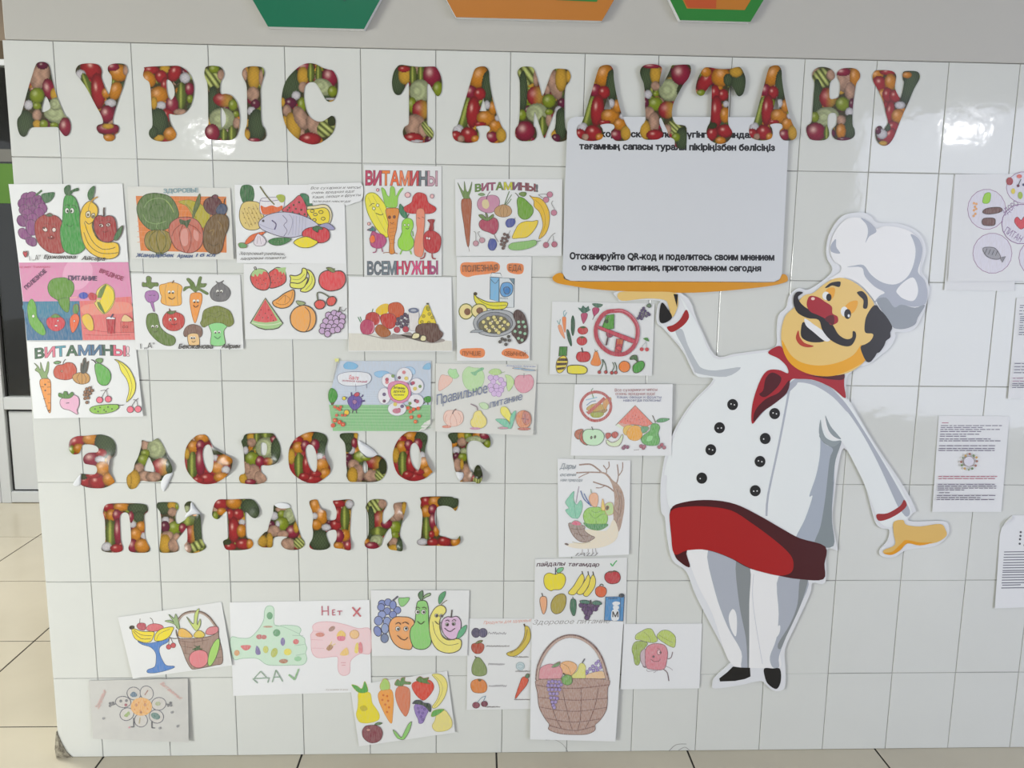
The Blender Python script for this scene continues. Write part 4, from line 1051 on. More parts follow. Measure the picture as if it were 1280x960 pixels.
sheet('drawing of a big grey fish, watermelon, cheese and pineapple with a glass of juice', (285, 220, 7.314), qd('60 80 1062 80 1080 800 80 795'), '''
n pineapple_drawing
o 2c5a34 4
f 2c6c3c 150 250 120 200 110 150 125 95 160 82 200 85 230 110 240 180 220 235
l 1c4a2c 5 150 100 160 170 170 240
l 1c4a2c 5 195 100 190 170 190 235
o 5a5034 6
f e0c878 190 230 130 255 105 330 110 410 150 475 220 495 290 475 325 400 320 310 280 245
o -
c 9c8040 6 150 300 190 290 230 300 270 300 140 340 180 340 220 340 260 340 300 340 150 380 190 390 240 380 280 390 160 430 210 440 250 430 290 420
h b89850 3 125 320 200 470 25 -12 6
n juice_glass_drawing
o 6a5a8c 4
f e8e6ea 295 220 300 340 400 350 500 300 510 215 450 195 350 198
o -
f e06428 298 270 340 285 400 268 450 285 495 270 490 310 400 345 330 350 308 330
l 6a5a8c 5 295 225 350 232 430 225 510 210
f a4b43c 440 185 480 168 518 185 515 230 480 240
l 6c6c3c 12 292 95 350 180 425 262
n watermelon_drawing
o 2c4c34 6
f 2c7a54 660 168 710 165 750 210 770 270 740 290 700 230
f d04458 655 175 600 220 540 270 495 310 520 330 640 350 720 380 720 300 700 240
c 5c1828 6 600 265 650 240 560 290 620 300 670 310 545 310 590 330 650 345 700 350
n cheese_drawing
o 3c3c2c 6
f e8dcb0 720 295 800 270 900 265 950 340 930 430 860 440
f f0d824 720 310 800 300 880 290 920 320 930 380 905 435 800 435 750 380
e e8d020 770 320 18 14
e e8d020 850 330 20 14
e e8d020 798 352 18 12
e e8d020 870 390 18 14
e e8d020 790 402 16 12
n fish_drawing
o 4c4860 6
f 9c9cc4 820 460 900 430 960 460 972 490 900 490 840 480
f c8c8dc 280 430 310 390 380 350 490 330 600 340 700 370 780 410 830 460 760 500 680 540 580 562 470 550 370 515 300 480
e 1c1c2c 322 410 9 9
l 5c5480 12 400 405 440 440 425 490
l 5c5480 5 500 360 540 410 510 450 540 500 510 550
l 8c8cac 4 560 350 590 400 580 470 550 540
l 8c8cac 3 290 440 350 470 420 490
h a0a0bc 3 600 360 590 540 28 4 5
n tomato_drawing
o 3c1c1c 6
f d03040 800 465 720 480 678 520 700 570 780 600 860 612 920 580 928 520 890 475
f 2c6a3c 770 480 820 455 870 485 830 490 820 515
n carrot_drawing
o 7c3c1c 4
f e0642c 340 512 270 520 200 550 155 610 180 620 240 580 300 545
f 5c9c5c 95 620 130 610 170 630 165 655 110 655
n garlic_drawing
o 5c4c5c 4
f e4dce6 270 530 245 570 235 610 260 638 320 635 345 600 325 560 290 535
l 8c7c8c 3 275 550 265 620
l 8c7c8c 3 290 550 305 625
n lemon_drawing
o 4c4c1c 6
f f0dc1c 600 605 650 570 720 555 780 580 820 605 760 650 680 655 630 635
n pea_pod_drawing
o 2c4c2c 5
f 2c7a3c 368 595 420 570 500 565 578 575 530 615 460 635 400 625
c 4c9a4c 9 430 600 460 598 490 597
n lettering
t 28262c 100 718 420 26 3 1 Здоровый ребёнок,
t 28262c 110 766 410 25 3 -1 здоровая планета!
''', d=.0016, lift=.002, bow=0)
sheet('small torn note in handwriting taped beside the fish drawing', (285, 220, 7.314), qd('745 70 1235 60 1235 270 745 270'), '''
n lettering
t 2a2830 755 122 455 24 3 -1 Все сухарики и чипсы!
t 2a2830 762 164 388 24 3 -2 очень вредная еда!
t 2a2830 770 206 440 24 3 -3 Каши, овощи и фрукты
t 2a2830 770 240 345 20 3 0 полезная навсегда!
''', d=.0046, lift=.0005, outline=qd('735 75 1000 66 1212 60 1232 90 1238 130 1232 195 1212 228 1080 272 1060 250 745 250'), name='handwritten_note', cat='note', group=None)
sheet('portrait drawing of maize cob, carrot, pear and red mushroom between two bold words', (440, 200, 6.4), qd('95 40 715 50 718 928 100 925'), '''
n lettering
b c0285c,c0285c,f08028,f06428,f08050,c83040,607078,c8a0b0 5c3040 110 198 570 110 1 0.5 0 ВИТАМИНЫ
n lettering
b 5c6c78,5c6c78,647884,647884,d0285c,d0285c,e04080,d0285c,b0407c 4c4050 125 915 560 100 1 -0.5 0 ВСЕМНУЖНЫ
n corn_cob_drawing
o 8c9420 6
f f0e43c 150 262 115 280 105 330 125 420 170 510 230 590 280 620 300 560 290 460 270 370 230 310 190 270
l b0b020 3 130 300 190 430 270 580
l b0b020 3 165 280 230 400 285 520
e e8e8d0 175 388 12 12
e e8e8d0 205 362 12 12
l 5c5c1c 6 190 425 230 440 250 430
l 5c5c1c 5 140 370 160 350 180 350
n carrot_drawing
o 6cac3c 4
f 94d04c 235 225 250 300 270 370 320 380 360 370 370 290 410 225 380 240 350 290 340 225 310 215 300 290 280 280 260 235
o 8c4c1c 5
f e08c34 270 400 320 385 375 395 365 480 355 560 340 620 335 700 340 745 300 745 300 660 285 580 290 500
o -
e 6c2c1c 300 458 12 14
e 6c2c1c 338 455 12 14
l 7c2c1c 5 305 500 320 508 335 500
l a0602c 6 300 740 270 740 250 745
l a0602c 6 335 740 365 750
h b8642c 3 300 520 345 512 0 30 6
n pear_drawing
o 4c8c2c 4
f 98d83c 440 465 405 490 398 540 400 590 370 640 370 690 400 720 450 725 490 690 492 640 470 590 490 530 480 480
o 1c5a3c 3
f 1c7a54 385 350 378 410 410 460 440 460 430 410
l 4c3c3c 8 440 460 455 430
e e8f0d0 422 520 8 9
e e8f0d0 452 520 8 9
l 2c4c1c 5 430 545 445 552 458 540
l 6ca83c 8 400 580 385 620
l 6ca83c 8 485 570 490 610
l 88c83c 10 400 720 385 755
l 88c83c 10 465 725 475 755
n mushroom_drawing
o 8c1c2c 4
f c8242c 530 260 490 290 475 340 415 380 440 420 530 430 640 425 672 385 610 340 590 280
o b06a50 4
f e88c70 520 400 515 500 520 560 500 650 498 740 520 770 560 770 575 700 572 600 580 500 575 400
l 6c2c2c 4 525 460 545 470
l 6c2c2c 4 560 455 578 465
n beetroot_drawing
o 7c1420 4
f bc2430 630 560 580 590 570 650 580 710 630 745 690 730 712 660 700 600
f a01c28 605 480 660 478 650 510 650 560 615 560 625 510
e f0e0e0 600 625 9 11
e f0e0e0 618 628 9 11
l a01c28 10 585 740 575 780 545 790
l a01c28 10 640 745 645 785 670 790
n plum_drawing
o 7c2c5c 4
f b8407c 165 570 145 620 150 680 190 705 240 700 275 650 250 600 200 585
f f07030 160 600 140 630 155 665 185 650 180 610
f 3c7c7c 120 560 150 545 165 530 190 560 165 570
l a03c6c 8 195 705 190 735 165 740
l a03c6c 8 235 700 245 735
n heart_drawing
e f0b8b8 205 240 10 12
e f0c0c0 445 280 22 20
e f0c0c0 640 290 14 16
e f0c0b0 135 510 12 12
''', d=.0018, lift=.001, mat='paper_film')
sheet('drawing with carrot, pear, lemon and banana under many-coloured ВИТАМИНЫ!, top of the fifth column', (560, 215, 8.347), qd('72 72 1195 75 1185 875 85 875'), '''
n lettering
b 5a8c2c,a04a70,a04a70,6c8c2c,c8c81c,7c5070,8c3c4c,8c3c4c,606870 3c3434 285 205 650 75 1 0 22 ВИТАМИНЫ!
n carrot_drawing
o 4c5c34 4
f 6c8c4c 170 285 140 220 100 110 130 160 165 200 170 95 190 190 215 200 250 100 240 190 220 250 235 285 200 300
o 6c3420 5
f a85c3c 145 290 190 280 240 290 245 380 235 520 230 640 220 760 205 775 185 690 165 540 140 380
l 6c3420 3 212 775 225 830
n apple_drawing
o 5c3c54 4
f c88ca8 400 255 340 265 305 320 320 385 380 420 450 425 510 385 540 320 520 260 460 240
o -
f dccc9c 360 300 410 290 430 350 400 385 360 360
l 4c3c4c 7 400 285 415 240 440 205
f 7c9c6c 310 235 350 215 390 235 350 252
n onion_drawing
o 6c4c2c 5
f c09868 570 340 510 365 485 400 500 445 560 470 630 460 665 420 650 370 610 345
l 8c6030 4 570 345 540 400 560 470
l 8c6030 4 585 345 580 400 580 470
l 8c6030 4 595 345 620 400 610 460
l 5c7c4c 9 590 345 610 280 640 200
l 5c7c4c 7 600 340 630 290 665 235
l 5c7c4c 7 610 345 640 310 660 280
n pear_drawing
o 2c5a1c 5
f 6ca42c 740 262 720 300 728 380 735 450 780 492 840 485 885 430 885 370 840 320 790 275
l 3c3c2c 7 740 262 720 235 700 218
f 6c8c3c 740 230 770 210 815 215 810 245 780 255
n banana_drawing
o 7c5c10 5
f e8bc20 850 245 880 260 950 270 1010 320 1055 420 1055 540 1020 640 960 695 950 680 990 560 960 430 900 360 895 300
l a07c10 4 900 285 970 350 1010 450 1010 560 970 680
n lemon_drawing
o 6c5c2c 5
f ecd03c 670 690 700 610 740 545 810 515 880 515 935 505 925 560 880 630 820 680 740 690
n beetroot_drawing
o 4c2c2c 5
f b04460 400 480 335 510 325 560 360 605 430 630 480 650 520 600 525 530 490 480
l 5c2c34 5 480 650 500 690 525 730
f 6c8c4c 320 450 360 445 400 480 390 430 410 440 420 475 470 440 470 475 410 510 350 485
n plum_drawing
o 2c3468 4
f 4858a0 600 530 630 490 690 490 700 530 670 570 620 575
f 4858a0 420 740 440 700 490 705 508 760 480 815 440 812 418 780
l 3c3c3c 4 690 500 702 480
l 3c3c3c 4 445 705 440 685
n cherry_drawing
o 6c3c50 4
c c88098 30 1062 235 1022 290 1105 425
c b86c80 30 1022 762 1110 755
c c898a4 28 290 745 355 712
l 3c3434 4 945 235 1000 230 1035 235
l 3c3434 4 945 240 990 270
l 3c3434 4 1095 300 1080 330 1115 390
l 3c3434 4 1035 735 1080 665 1120 635
l 3c3434 4 1100 730 1100 665
l 3c3434 4 290 715 290 640 270 620
l 3c3434 4 340 690 310 630 335 625
n currant_drawing
o 3c3030 3
c 6c5450 15 590 650 620 660 570 690 600 695 630 680 560 720 590 740 615 720 555 755 585 770 575 795
l 3c3434 4 600 700 650 610
n cucumber_drawing
o 5c7c4c 4
f 8cc070 630 780 660 745 740 730 830 720 900 710 925 730 910 765 830 800 740 815 660 810
l 5c7c4c 6 920 730 965 715
''', d=.0018, lift=.004, mat='paper_film')
sheet('fully painted picture, pink above with a blue and a red field, broccoli and vegetables', (0, 320, 7.111), qd('165 60 1140 55 1200 750 240 752'), '''
n pink_background
p dc8cb4 168 58 1140 55 1178 420 210 440
f e8a8c8 600 60 800 60 810 200 700 300 560 250
n blue_field
p 2c6a94 203 405 705 400 735 748 240 750
f 2c7c9c 230 420 690 410 700 520 500 560 260 520
n red_field
p e07070 705 400 840 395 1020 370 1165 360 1200 745 735 748
f e88c7c 740 440 1000 410 1150 420 1160 500 900 520 750 520
l c05054 6 740 640 900 670 1080 680
l c05054 6 760 700 920 705 1160 700
n broccoli_drawing
o 2c5a1c 5
f 58901c 540 192 460 210 425 270 440 340 490 380 540 400 610 380 655 310 650 240 600 200
f 58901c 520 390 540 450 580 495 610 490 618 400 600 370
n melon_drawing
o 7c7c1c 4
f e8d46c 930 250 860 310 855 400 840 420 880 480 930 515 990 460 1020 380 1010 300 970 260
f ecd42c 940 260 900 350 890 420 930 505 990 440 1015 370 1000 300
f 5a7c2c 945 250 890 300 870 370 900 370 930 300
f 5a7c2c 865 410 880 460 930 515 920 480 890 420
n cucumber_drawing
o 3c7c2c 4
f 64ac34 275 385 245 440 250 540 270 610 320 670 380 705 405 680 380 610 330 540 320 450 300 400
e f0f0e8 295 535 12 14
n tomato_drawing
o 8c1c24 4
f d02c40 490 535 430 550 412 590 440 645 500 668 560 640 578 590 550 548
f 4c8c34 450 545 490 515 540 540 500 550
e f0e8e8 498 620 14 8
e f0e8e8 515 575 8 9
n carrot_drawing
o a03c20 4
f e86430 640 530 620 580 640 680 680 640 705 560 680 515
f 4c8c3c 650 500 655 440 690 430 700 480 680 515
e f0e8e8 660 578 9 9
n chips_drawing
o a08030 4
f e8c03c 730 540 780 515 820 560 830 650 790 660 740 600
n glove_drawing
o -
e 3c50b4 740 352 40 30
f c02c3c 785 350 810 325 860 350 850 390 800 390
l e8a0a8 14 620 372 690 365
l e8a0a8 14 860 380 900 380
n cup_drawing
o 7c1c24 4
p b82434 945 560 1022 560 1015 688 958 688
f e8e8f0 945 560 960 540 1010 545 1020 562
k 2c2c5c 12 985 550 1005 515
n box_drawing
o 9c3438 4
p d05c58 1070 585 1190 585 1190 680 1075 680
f e8c48c 1080 580 1110 520 1180 575
t 7c2c2c 1088 640 50 26 1 0 со
n lettering
t 5c2c5c 235 300 240 36 1 -42 ПОЛЕЗНОЕ
t 4c3460 605 215 255 40 1 1 ПИТАНИЕ
t a0285c 880 145 220 36 1 20 ВРЕДНОЕ
t c83c6c 175 108 275 18 0 -1 12 лет Томирис
''', d=.0022, lift=.001)
sheet('drawing of nine vegetables with little faces, broccoli at the lower right', (160, 330, 8.347), qd('30 100 1170 115 1205 890 80 895'), '''
n beetroot_drawing
o 5c4468 5
f 5c7a2c 240 260 200 240 150 235 150 190 190 195 190 140 215 125 245 145 245 190 310 195 315 230 270 235
f a86cb0 250 275 190 290 175 340 200 390 240 410 255 440 262 490 278 490 270 430 265 405 315 370 320 320 295 285
f a86cb0 237 400 262 400 280 488 268 490 245 440
l 2c1c3c 5 215 322 230 330 245 322
l 2c1c3c 5 258 322 272 332 284 322
n pepper_drawing
o a8682c 6
f f0b048 450 190 390 205 330 225 335 300 350 340 345 400 400 430 470 438 550 425 560 370 555 310 565 240 520 205
l a8682c 4 400 215 385 300 400 420
l a8682c 4 520 220 515 320 520 425
l 7c5c3c 14 460 200 480 172
n carrot_drawing
o 3c4c24 4
f 5c7a30 700 295 640 250 580 285 590 240 650 225 610 160 640 150 690 200 710 240 740 140 770 140 760 200 820 205 800 240 750 250 835 300 820 320 740 275
o b06c20 6
f f0983c 660 310 710 298 765 310 772 380 745 480 710 600 690 605 665 520 645 400 648 340
n onion_drawing
o 3c3c40 6
f 6c6c70 915 180 950 195 1000 172 985 200 1050 250 1070 310 1030 375 950 392 880 370 855 310 880 250 930 205
n cucumber_drawing
o 3c4c20 6
f 5c7a2c 260 512 205 530 190 610 215 700 290 790 380 845 460 850 495 810 480 760 400 720 340 660 320 590 305 530
n tomato_drawing
o 6c1c1c 6
f c43430 470 498 400 510 362 570 370 640 430 690 510 695 575 650 590 580 560 525
f 4c6c2c 400 505 430 490 430 465 450 490 500 490 480 515 440 525
n mushroom_drawing
o 4c3c34 6
f 7c5c50 680 630 610 655 578 720 600 760 650 725 700 720 745 765 775 730 760 660
f ecc488 640 730 620 760 640 850 700 855 745 840 735 740 690 722
n broccoli_drawing
o 4c5420 6
f 8cd88c 850 620 870 720 860 830 900 855 980 852 1015 830 1000 700 1050 620
f 74802c 920 438 850 455 790 490 770 580 755 620 790 660 850 630 920 612 990 620 1050 655 1100 620 1095 560 1060 490 980 450
l 54601c 5 800 570 860 540 920 560 980 530 1050 560
l 54601c 5 830 500 900 520 960 490 1020 510
n face_drawing
o -
c f4f0e8 15 430 292 470 292 690 385 728 385 935 285 975 285 440 580 492 575 258 652 300 652 912 710 952 710 662 770 692 770
c 2c2420 9 432 302 468 302 692 398 726 398 938 295 972 292 442 584 488 580 258 660 298 656 912 718 950 716 664 774 690 774
l 5c2c1c 6 420 345 455 370 490 345
l 5c2c1c 6 680 430 705 452 735 428
l 2c2c2c 6 920 325 935 335 950 322
l 5c1c1c 6 450 625 480 635 510 622
l 3c4c1c 6 260 700 285 712 305 695
l 2c6c3c 6 900 755 935 780 965 755
l 6c4c2c 5 665 805 685 818 705 800
n lettering
t 28282c 130 885 150 56 0 -4 1 „А"
t 28282c 525 882 355 48 4 0 Бекжанова
t 28282c 975 878 185 44 4 0 Айрин
''', d=.0018, lift=.004, mat='paper_film')
sheet('drawing of strawberries, bananas, apple, melon slice, orange, cherries and pale grapes in thick outlines', (300, 325, 9.143), qd('40 45 1215 35 1235 905 60 905'), '''
n strawberry_drawing
o 3a3430 11
f d84848 430 85 500 110 525 170 520 250 450 300 340 320 310 230 330 150 380 110
f d84848 180 110 125 170 125 240 170 310 250 345 320 330 350 250 320 150 260 105
o -
f a8cc88 175 110 130 170 160 190 170 160 200 190 220 155 250 165 270 130 310 140 260 106
f a8cc88 400 92 430 110 450 140 470 130 480 160 500 140 520 180 520 110 525 85 460 90
l 3a3430 10 172 110 160 85 180 80 186 115
c 6c2020 6 190 230 230 210 270 230 210 270 250 280 290 270 300 210 360 190 400 170 380 230 430 210 470 210 400 260 450 250 480 180 360 260
n banana_drawing
o 3a3430 11
f e4e45c 715 95 760 110 760 180 720 250 660 270 580 260 580 210 570 175 640 180 700 150
f e4e45c 760 110 820 140 858 230 830 320 760 365 690 355 720 310 770 260 790 180
f e4e45c 580 260 680 265 770 200 760 260 720 320 640 325 580 310
l 6c6c2c 5 600 220 680 220 740 160
l 6c6c2c 5 820 180 820 260 750 340
n apple_drawing
o 3a3430 12
f e04850 1060 130 990 120 920 160 900 240 930 310 1000 350 1080 350 1160 320 1205 250 1200 170 1150 125
o 3a3430 7
f 7c8c4c 985 90 1030 85 1060 100 1070 140 1030 130
k 6c7c4c 18 1075 145 1075 95
n melon_slice_drawing
o 3a3430 11
f f0a448 600 340 510 380 430 440 372 480 400 530 480 552 560 530 610 470 625 390 618 350
o -
l b06c1c 7 410 490 470 510 540 495 590 430 600 360
l b06c1c 6 510 400 520 440 510 490
l b06c1c 6 510 400 470 440 440 470
l b06c1c 6 510 400 560 430 570 460
n watermelon_drawing
o 3a3430 12
p a4cc8c 288 435 490 725 440 775 380 792 290 795 210 775 118 722
o -
p d84c54 288 448 430 690 380 705 290 715 200 705 150 690
l d8e4c0 10 135 715 220 735 300 742 400 735 475 712
c 5c2020 7 240 570 290 610 330 570 220 630 260 660 320 660 360 630 380 690
n orange_drawing
o 3a3430 12
f f4a854 700 520 620 560 575 640 590 740 660 805 740 822 820 790 865 710 860 610 810 545 750 520
l 5c4030 9 740 535 790 590 805 680 780 780 750 815
o 3a3430 7
f 9cac7c 640 470 690 470 745 490 720 515 670 515
n cherry_drawing
o 3a3430 12
f e04c44 850 500 890 460 950 465 975 510 940 555 880 555
f e04c44 990 470 1020 425 1075 420 1100 460 1070 515 1010 520
l 5c6450 16 890 460 885 375 950 380 1030 430
n grapes_drawing
o 4c4050 9
c c8a8d0 36 1075 610 1010 630 1130 620 1170 650 1040 660 1090 670 980 700 1040 720 1105 710 1165 705 950 755 1015 765 1080 765 1150 755 940 810 1000 815 1060 805 1115 795 1000 845
l 4c5040 14 1125 600 1145 535
l 3c3c3c 6 1160 570 1185 585 1215 550
''', d=.002, lift=.003, mat='paper_film')
sheet('still life drawing of fruit and a white jar beside a spotted pear, unframed landscape sheet', (430, 340, 9.143), qd('55 55 1228 60 1240 908 48 908'), '''
n table_shadow
p dcdad0 52 700 400 705 800 735 1232 790 1236 900 52 900
f 9c9490 190 705 300 720 420 745 540 720 560 700 640 715 760 690 830 780 920 800 1010 815 1150 790 1100 760 900 790 740 760 500 770 380 750
n lemon_drawing
f e8c020 360 450 390 400 450 365 510 370 510 440 470 485 400 490
n orange_drawing
o 6c2c1c 4
f c85428 510 380 560 350 630 350 680 400 685 470 640 530 560 530 510 460
n apple_drawing
o 4c1c1c 4
f b83030 250 500 290 465 350 460 400 490 410 540 380 600 300 610 250 570
f c03028 420 500 480 475 560 480 600 540 580 620 520 650 450 620 420 560
l d88088 10 395 510 405 560 380 605
k 4c7c4c 10 320 460 332 420
n pomegranate_drawing
o 5c1c34 3
f b83864 240 545 195 580 185 640 210 700 280 715 335 690 350 630 330 570 290 550
l e4a0b0 10 330 570 342 640 310 700
l 2c7c4c 9 190 575 160 515
l 2c7c4c 9 200 560 185 510
n carrot_drawing
o 6c3c14 4
f a85c24 370 620 420 600 500 650 535 700 500 735 420 740 360 680
n grapes_drawing
o 2c2030 3
c 4c3c58 24 620 540 660 520 700 490 730 510 640 580 690 560 740 560 660 620 710 600 610 590
c b83c50 36 605 660 705 655
c e0d8dc 6 640 560 700 540 650 610 720 590
n jar_drawing
o 8c8c94 3
f e0dcdc 745 460 748 560 752 660 800 672 845 660 850 560 850 460
e 5c6c90 795 440 60 30
e b0b8c8 795 438 34 14
n pear_drawing
o 5c5c1c 4
f ecd424 955 375 920 400 890 480 850 560 870 615 950 635 1040 610 1045 560 1000 460 975 390
f a8a01c 940 395 975 400 975 440 950 440
c c0a818 18 910 505 975 480 890 570 970 580 1010 520
e 3c3c3c 955 362 14 8
n bread_drawing
o 3c2018 5
f 5c3c34 830 620 900 590 1050 590 1090 660 1130 700 1110 750 1030 800 960 790 880 720 820 690
n egg_half_drawing
o 3c3428 10
f e8e0b0 775 750 800 700 860 705 855 750 800 765
f e8e0b0 870 770 890 725 935 735 935 780 895 790
''', d=.002, lift=.007, mat='paper')
sheet('portrait drawing of a milk carton, banana and bowl of cereal with words on orange patches', (565, 315, 6.857), qd('40 42 682 35 665 932 43 932'), '''
n orange_patch
f fa8c50 85 95 200 90 340 80 405 105 400 160 330 185 200 200 130 215 75 180
n orange_patch
f fa8c50 475 105 540 95 610 110 605 180 545 190 480 165
n orange_patch
f fa8c50 75 835 150 825 270 830 268 900 150 905 75 880
n orange_patch
f fa8c50 440 840 500 825 600 850 655 890 640 915 520 910 430 880
n milk_carton_drawing
o 3c4c5c 6
p 7cb8e0 328 215 405 218 402 425 325 405
p d8e0e4 405 218 535 228 530 475 460 475 405 425
p e8ecf0 340 178 415 182 430 220 328 214
f 5ca0d8 420 290 440 265 490 262 520 290 515 350 480 380 435 380 412 340
f 3c80c0 445 310 480 300 500 330 480 360 450 350
p 6c8c9c 490 225 535 228 530 280
l 3c4c5c 4 330 230 370 270 400 235
t 3c4c5c 410 400 70 14 0 4 молоко
n banana_drawing
o 4c4420 6
f e4dc2c 190 360 220 390 320 430 470 430 450 485 350 490 240 465 195 420
l 6c6c20 5 200 375 260 430 350 460 465 455
e 3c3020 200 358 14 12
n avocado_half_drawing
o 6c7430 9
e ecdc98 120 510 60 66
e ecdc98 235 505 68 60
o -
e 7c5034 132 512 28 30
e 7c5034 238 502 30 28
n bowl_drawing
o 4c545c 6
f b0b4b8 370 495 250 520 190 580 190 640 240 700 370 725 480 700 545 640 548 570 490 510
f 8c9098 370 515 270 540 215 600 240 665 370 700 480 670 520 610 480 545
o 3c3c34 3
f 6c6850 370 545 290 565 230 610 250 665 370 695 470 670 500 620 450 560
c e0d488 17 310 570 370 580 420 570 270 600 330 610 390 605 450 600 290 640 350 640 410 640 480 620 320 675 380 670 440 660 400 690 360 560
c e8dcc0 10 345 595 430 630 300 660 365 655 410 588
f a0a8b0 155 690 190 668 270 670 240 690 180 690
n bean_bag_drawing
o 3c3434 4
f 4c3434 525 540 560 495 620 540 650 650 640 740 580 788 545 740 510 690 550 620
c 9cc8a8 15 570 600 610 600 575 640 625 640 540 680 585 690 625 700 570 740 600 755
c 5c2c2c 9 590 620 550 655 605 665 560 710 605 720
n bean_drawing
c 4c4c48 13 485 725 492 758 462 792 430 745 455 755 412 770
n lettering
t 5c4434 92 172 300 56 0 -2 ПОЛЕЗНАЯ
t 5c4434 485 160 110 52 0 2 ЕДА
t 8c4c24 82 888 165 38 0 0 ЛУЧШЕ
t 8c4c24 448 888 185 38 0 2 ОБЫЧНОЙ
''', d=.0018, lift=.004, mat='paper_film')
sheet('drawing with carrot, apple and banana under ВИТАМИНЫ!, at the bottom of the left column', (30, 420, 8), qd('30 55 1112 45 1190 805 98 825'), '''
n lettering
b 2c6444,e07890,4c9cb0,2c6444,4878a0,3c6c90,2c5c4c,e05c7c,f0c8d0 3c2c34 115 225 935 98 1 -1.5 22 ВИТАМИНЫ!
n carrot_drawing
o 4c5c34 5
f 84a464 180 430 150 370 110 340 130 310 100 270 140 300 165 340 165 260 185 320 205 360 220 330 235 260 250 270 245 350 230 400 245 430 210 440
o 6c4428 6
f f0983c 165 435 210 425 260 440 270 520 268 640 265 760 240 750 205 640 175 540 158 480
l 7c4c24 5 165 505 200 510
l 7c4c24 5 230 512 265 510
l 7c4c24 5 235 585 268 580
l 7c4c24 5 190 630 220 625
l 7c4c24 5 210 705 235 700
l 7c4c24 5 240 670 265 668
l 7c4c24 5 235 460 260 462
c 7c4c24 6 212 485 212 545 250 745
n apple_drawing
o 5c241c 6
f c84c34 390 285 330 295 295 350 310 410 370 435 450 435 510 400 525 330 490 275 430 265
l 3c3434 7 388 290 395 260 415 232
f 5c9c5c 295 268 330 250 370 262 330 282
e e8b080 378 352 10 8
n onion_drawing
o 5c4020 6
f c8944c 560 365 500 385 485 420 520 465 580 482 640 465 658 420 630 375
l 7c5020 5 560 370 530 420 560 475
l 7c5020 5 575 370 580 420 580 480
l 7c5020 5 590 370 620 420 610 470
f 3c4440 570 365 570 270 585 300 590 240 612 218 625 270 645 250 640 300 620 365
n pear_drawing
o 2c4c24 6
f 5cb048 710 285 710 340 725 410 740 460 780 492 835 485 868 420 855 350 800 300 745 272
l 3c3434 9 720 275 695 245 672 238
f 6c9c54 715 245 740 225 785 228 780 262 750 270
n banana_drawing
o 4c4424 6
f f4e43c 905 235 940 245 1000 280 1060 340 1110 450 1112 540 1080 610 1035 655 1025 650 1050 540 1030 440 970 350 945 270
l 7c7420 5 945 255 1010 320 1060 420 1080 520 1040 650
n turnip_drawing
o 6c4c5c 6
f ecb4d0 430 610 370 630 360 680 390 725 460 745 535 785 530 740 550 690 545 620 500 590
o 2c4c24 5
f 4c8434 345 600 350 570 390 580 400 555 430 560 440 590 480 560 495 590 460 620 410 625 370 615
k 5c3c5c 8 420 672 452 668
n cherry_drawing
o 4c2c34 6
c f06c84 32 755 640 842 632
c f06c84 33 1062 735 1140 732
l 4c4044 5 780 610 815 545 845 520
l 4c4044 5 835 600 820 545 765 548
l 4c4044 5 1075 705 1110 650 1145 622
l 4c4044 5 1135 700 1125 645 1090 638
n currant_drawing
o 4c3828 4
c 8c5c38 15 625 530 655 520 610 560 640 560 680 545 605 590 635 590 660 575 610 625 640 620 628 665
l 4c3828 5 640 600 680 495
n cucumber_drawing
o 3c4c20 6
f 8cc440 655 735 690 705 780 690 880 685 940 690 940 725 880 760 780 778 690 770
c 4c7c20 5 710 730 760 715 800 740 840 710 880 730 740 755 820 755
l 3c4040 7 940 695 995 690
''', d=.0018, lift=.006, mat='paper_film')
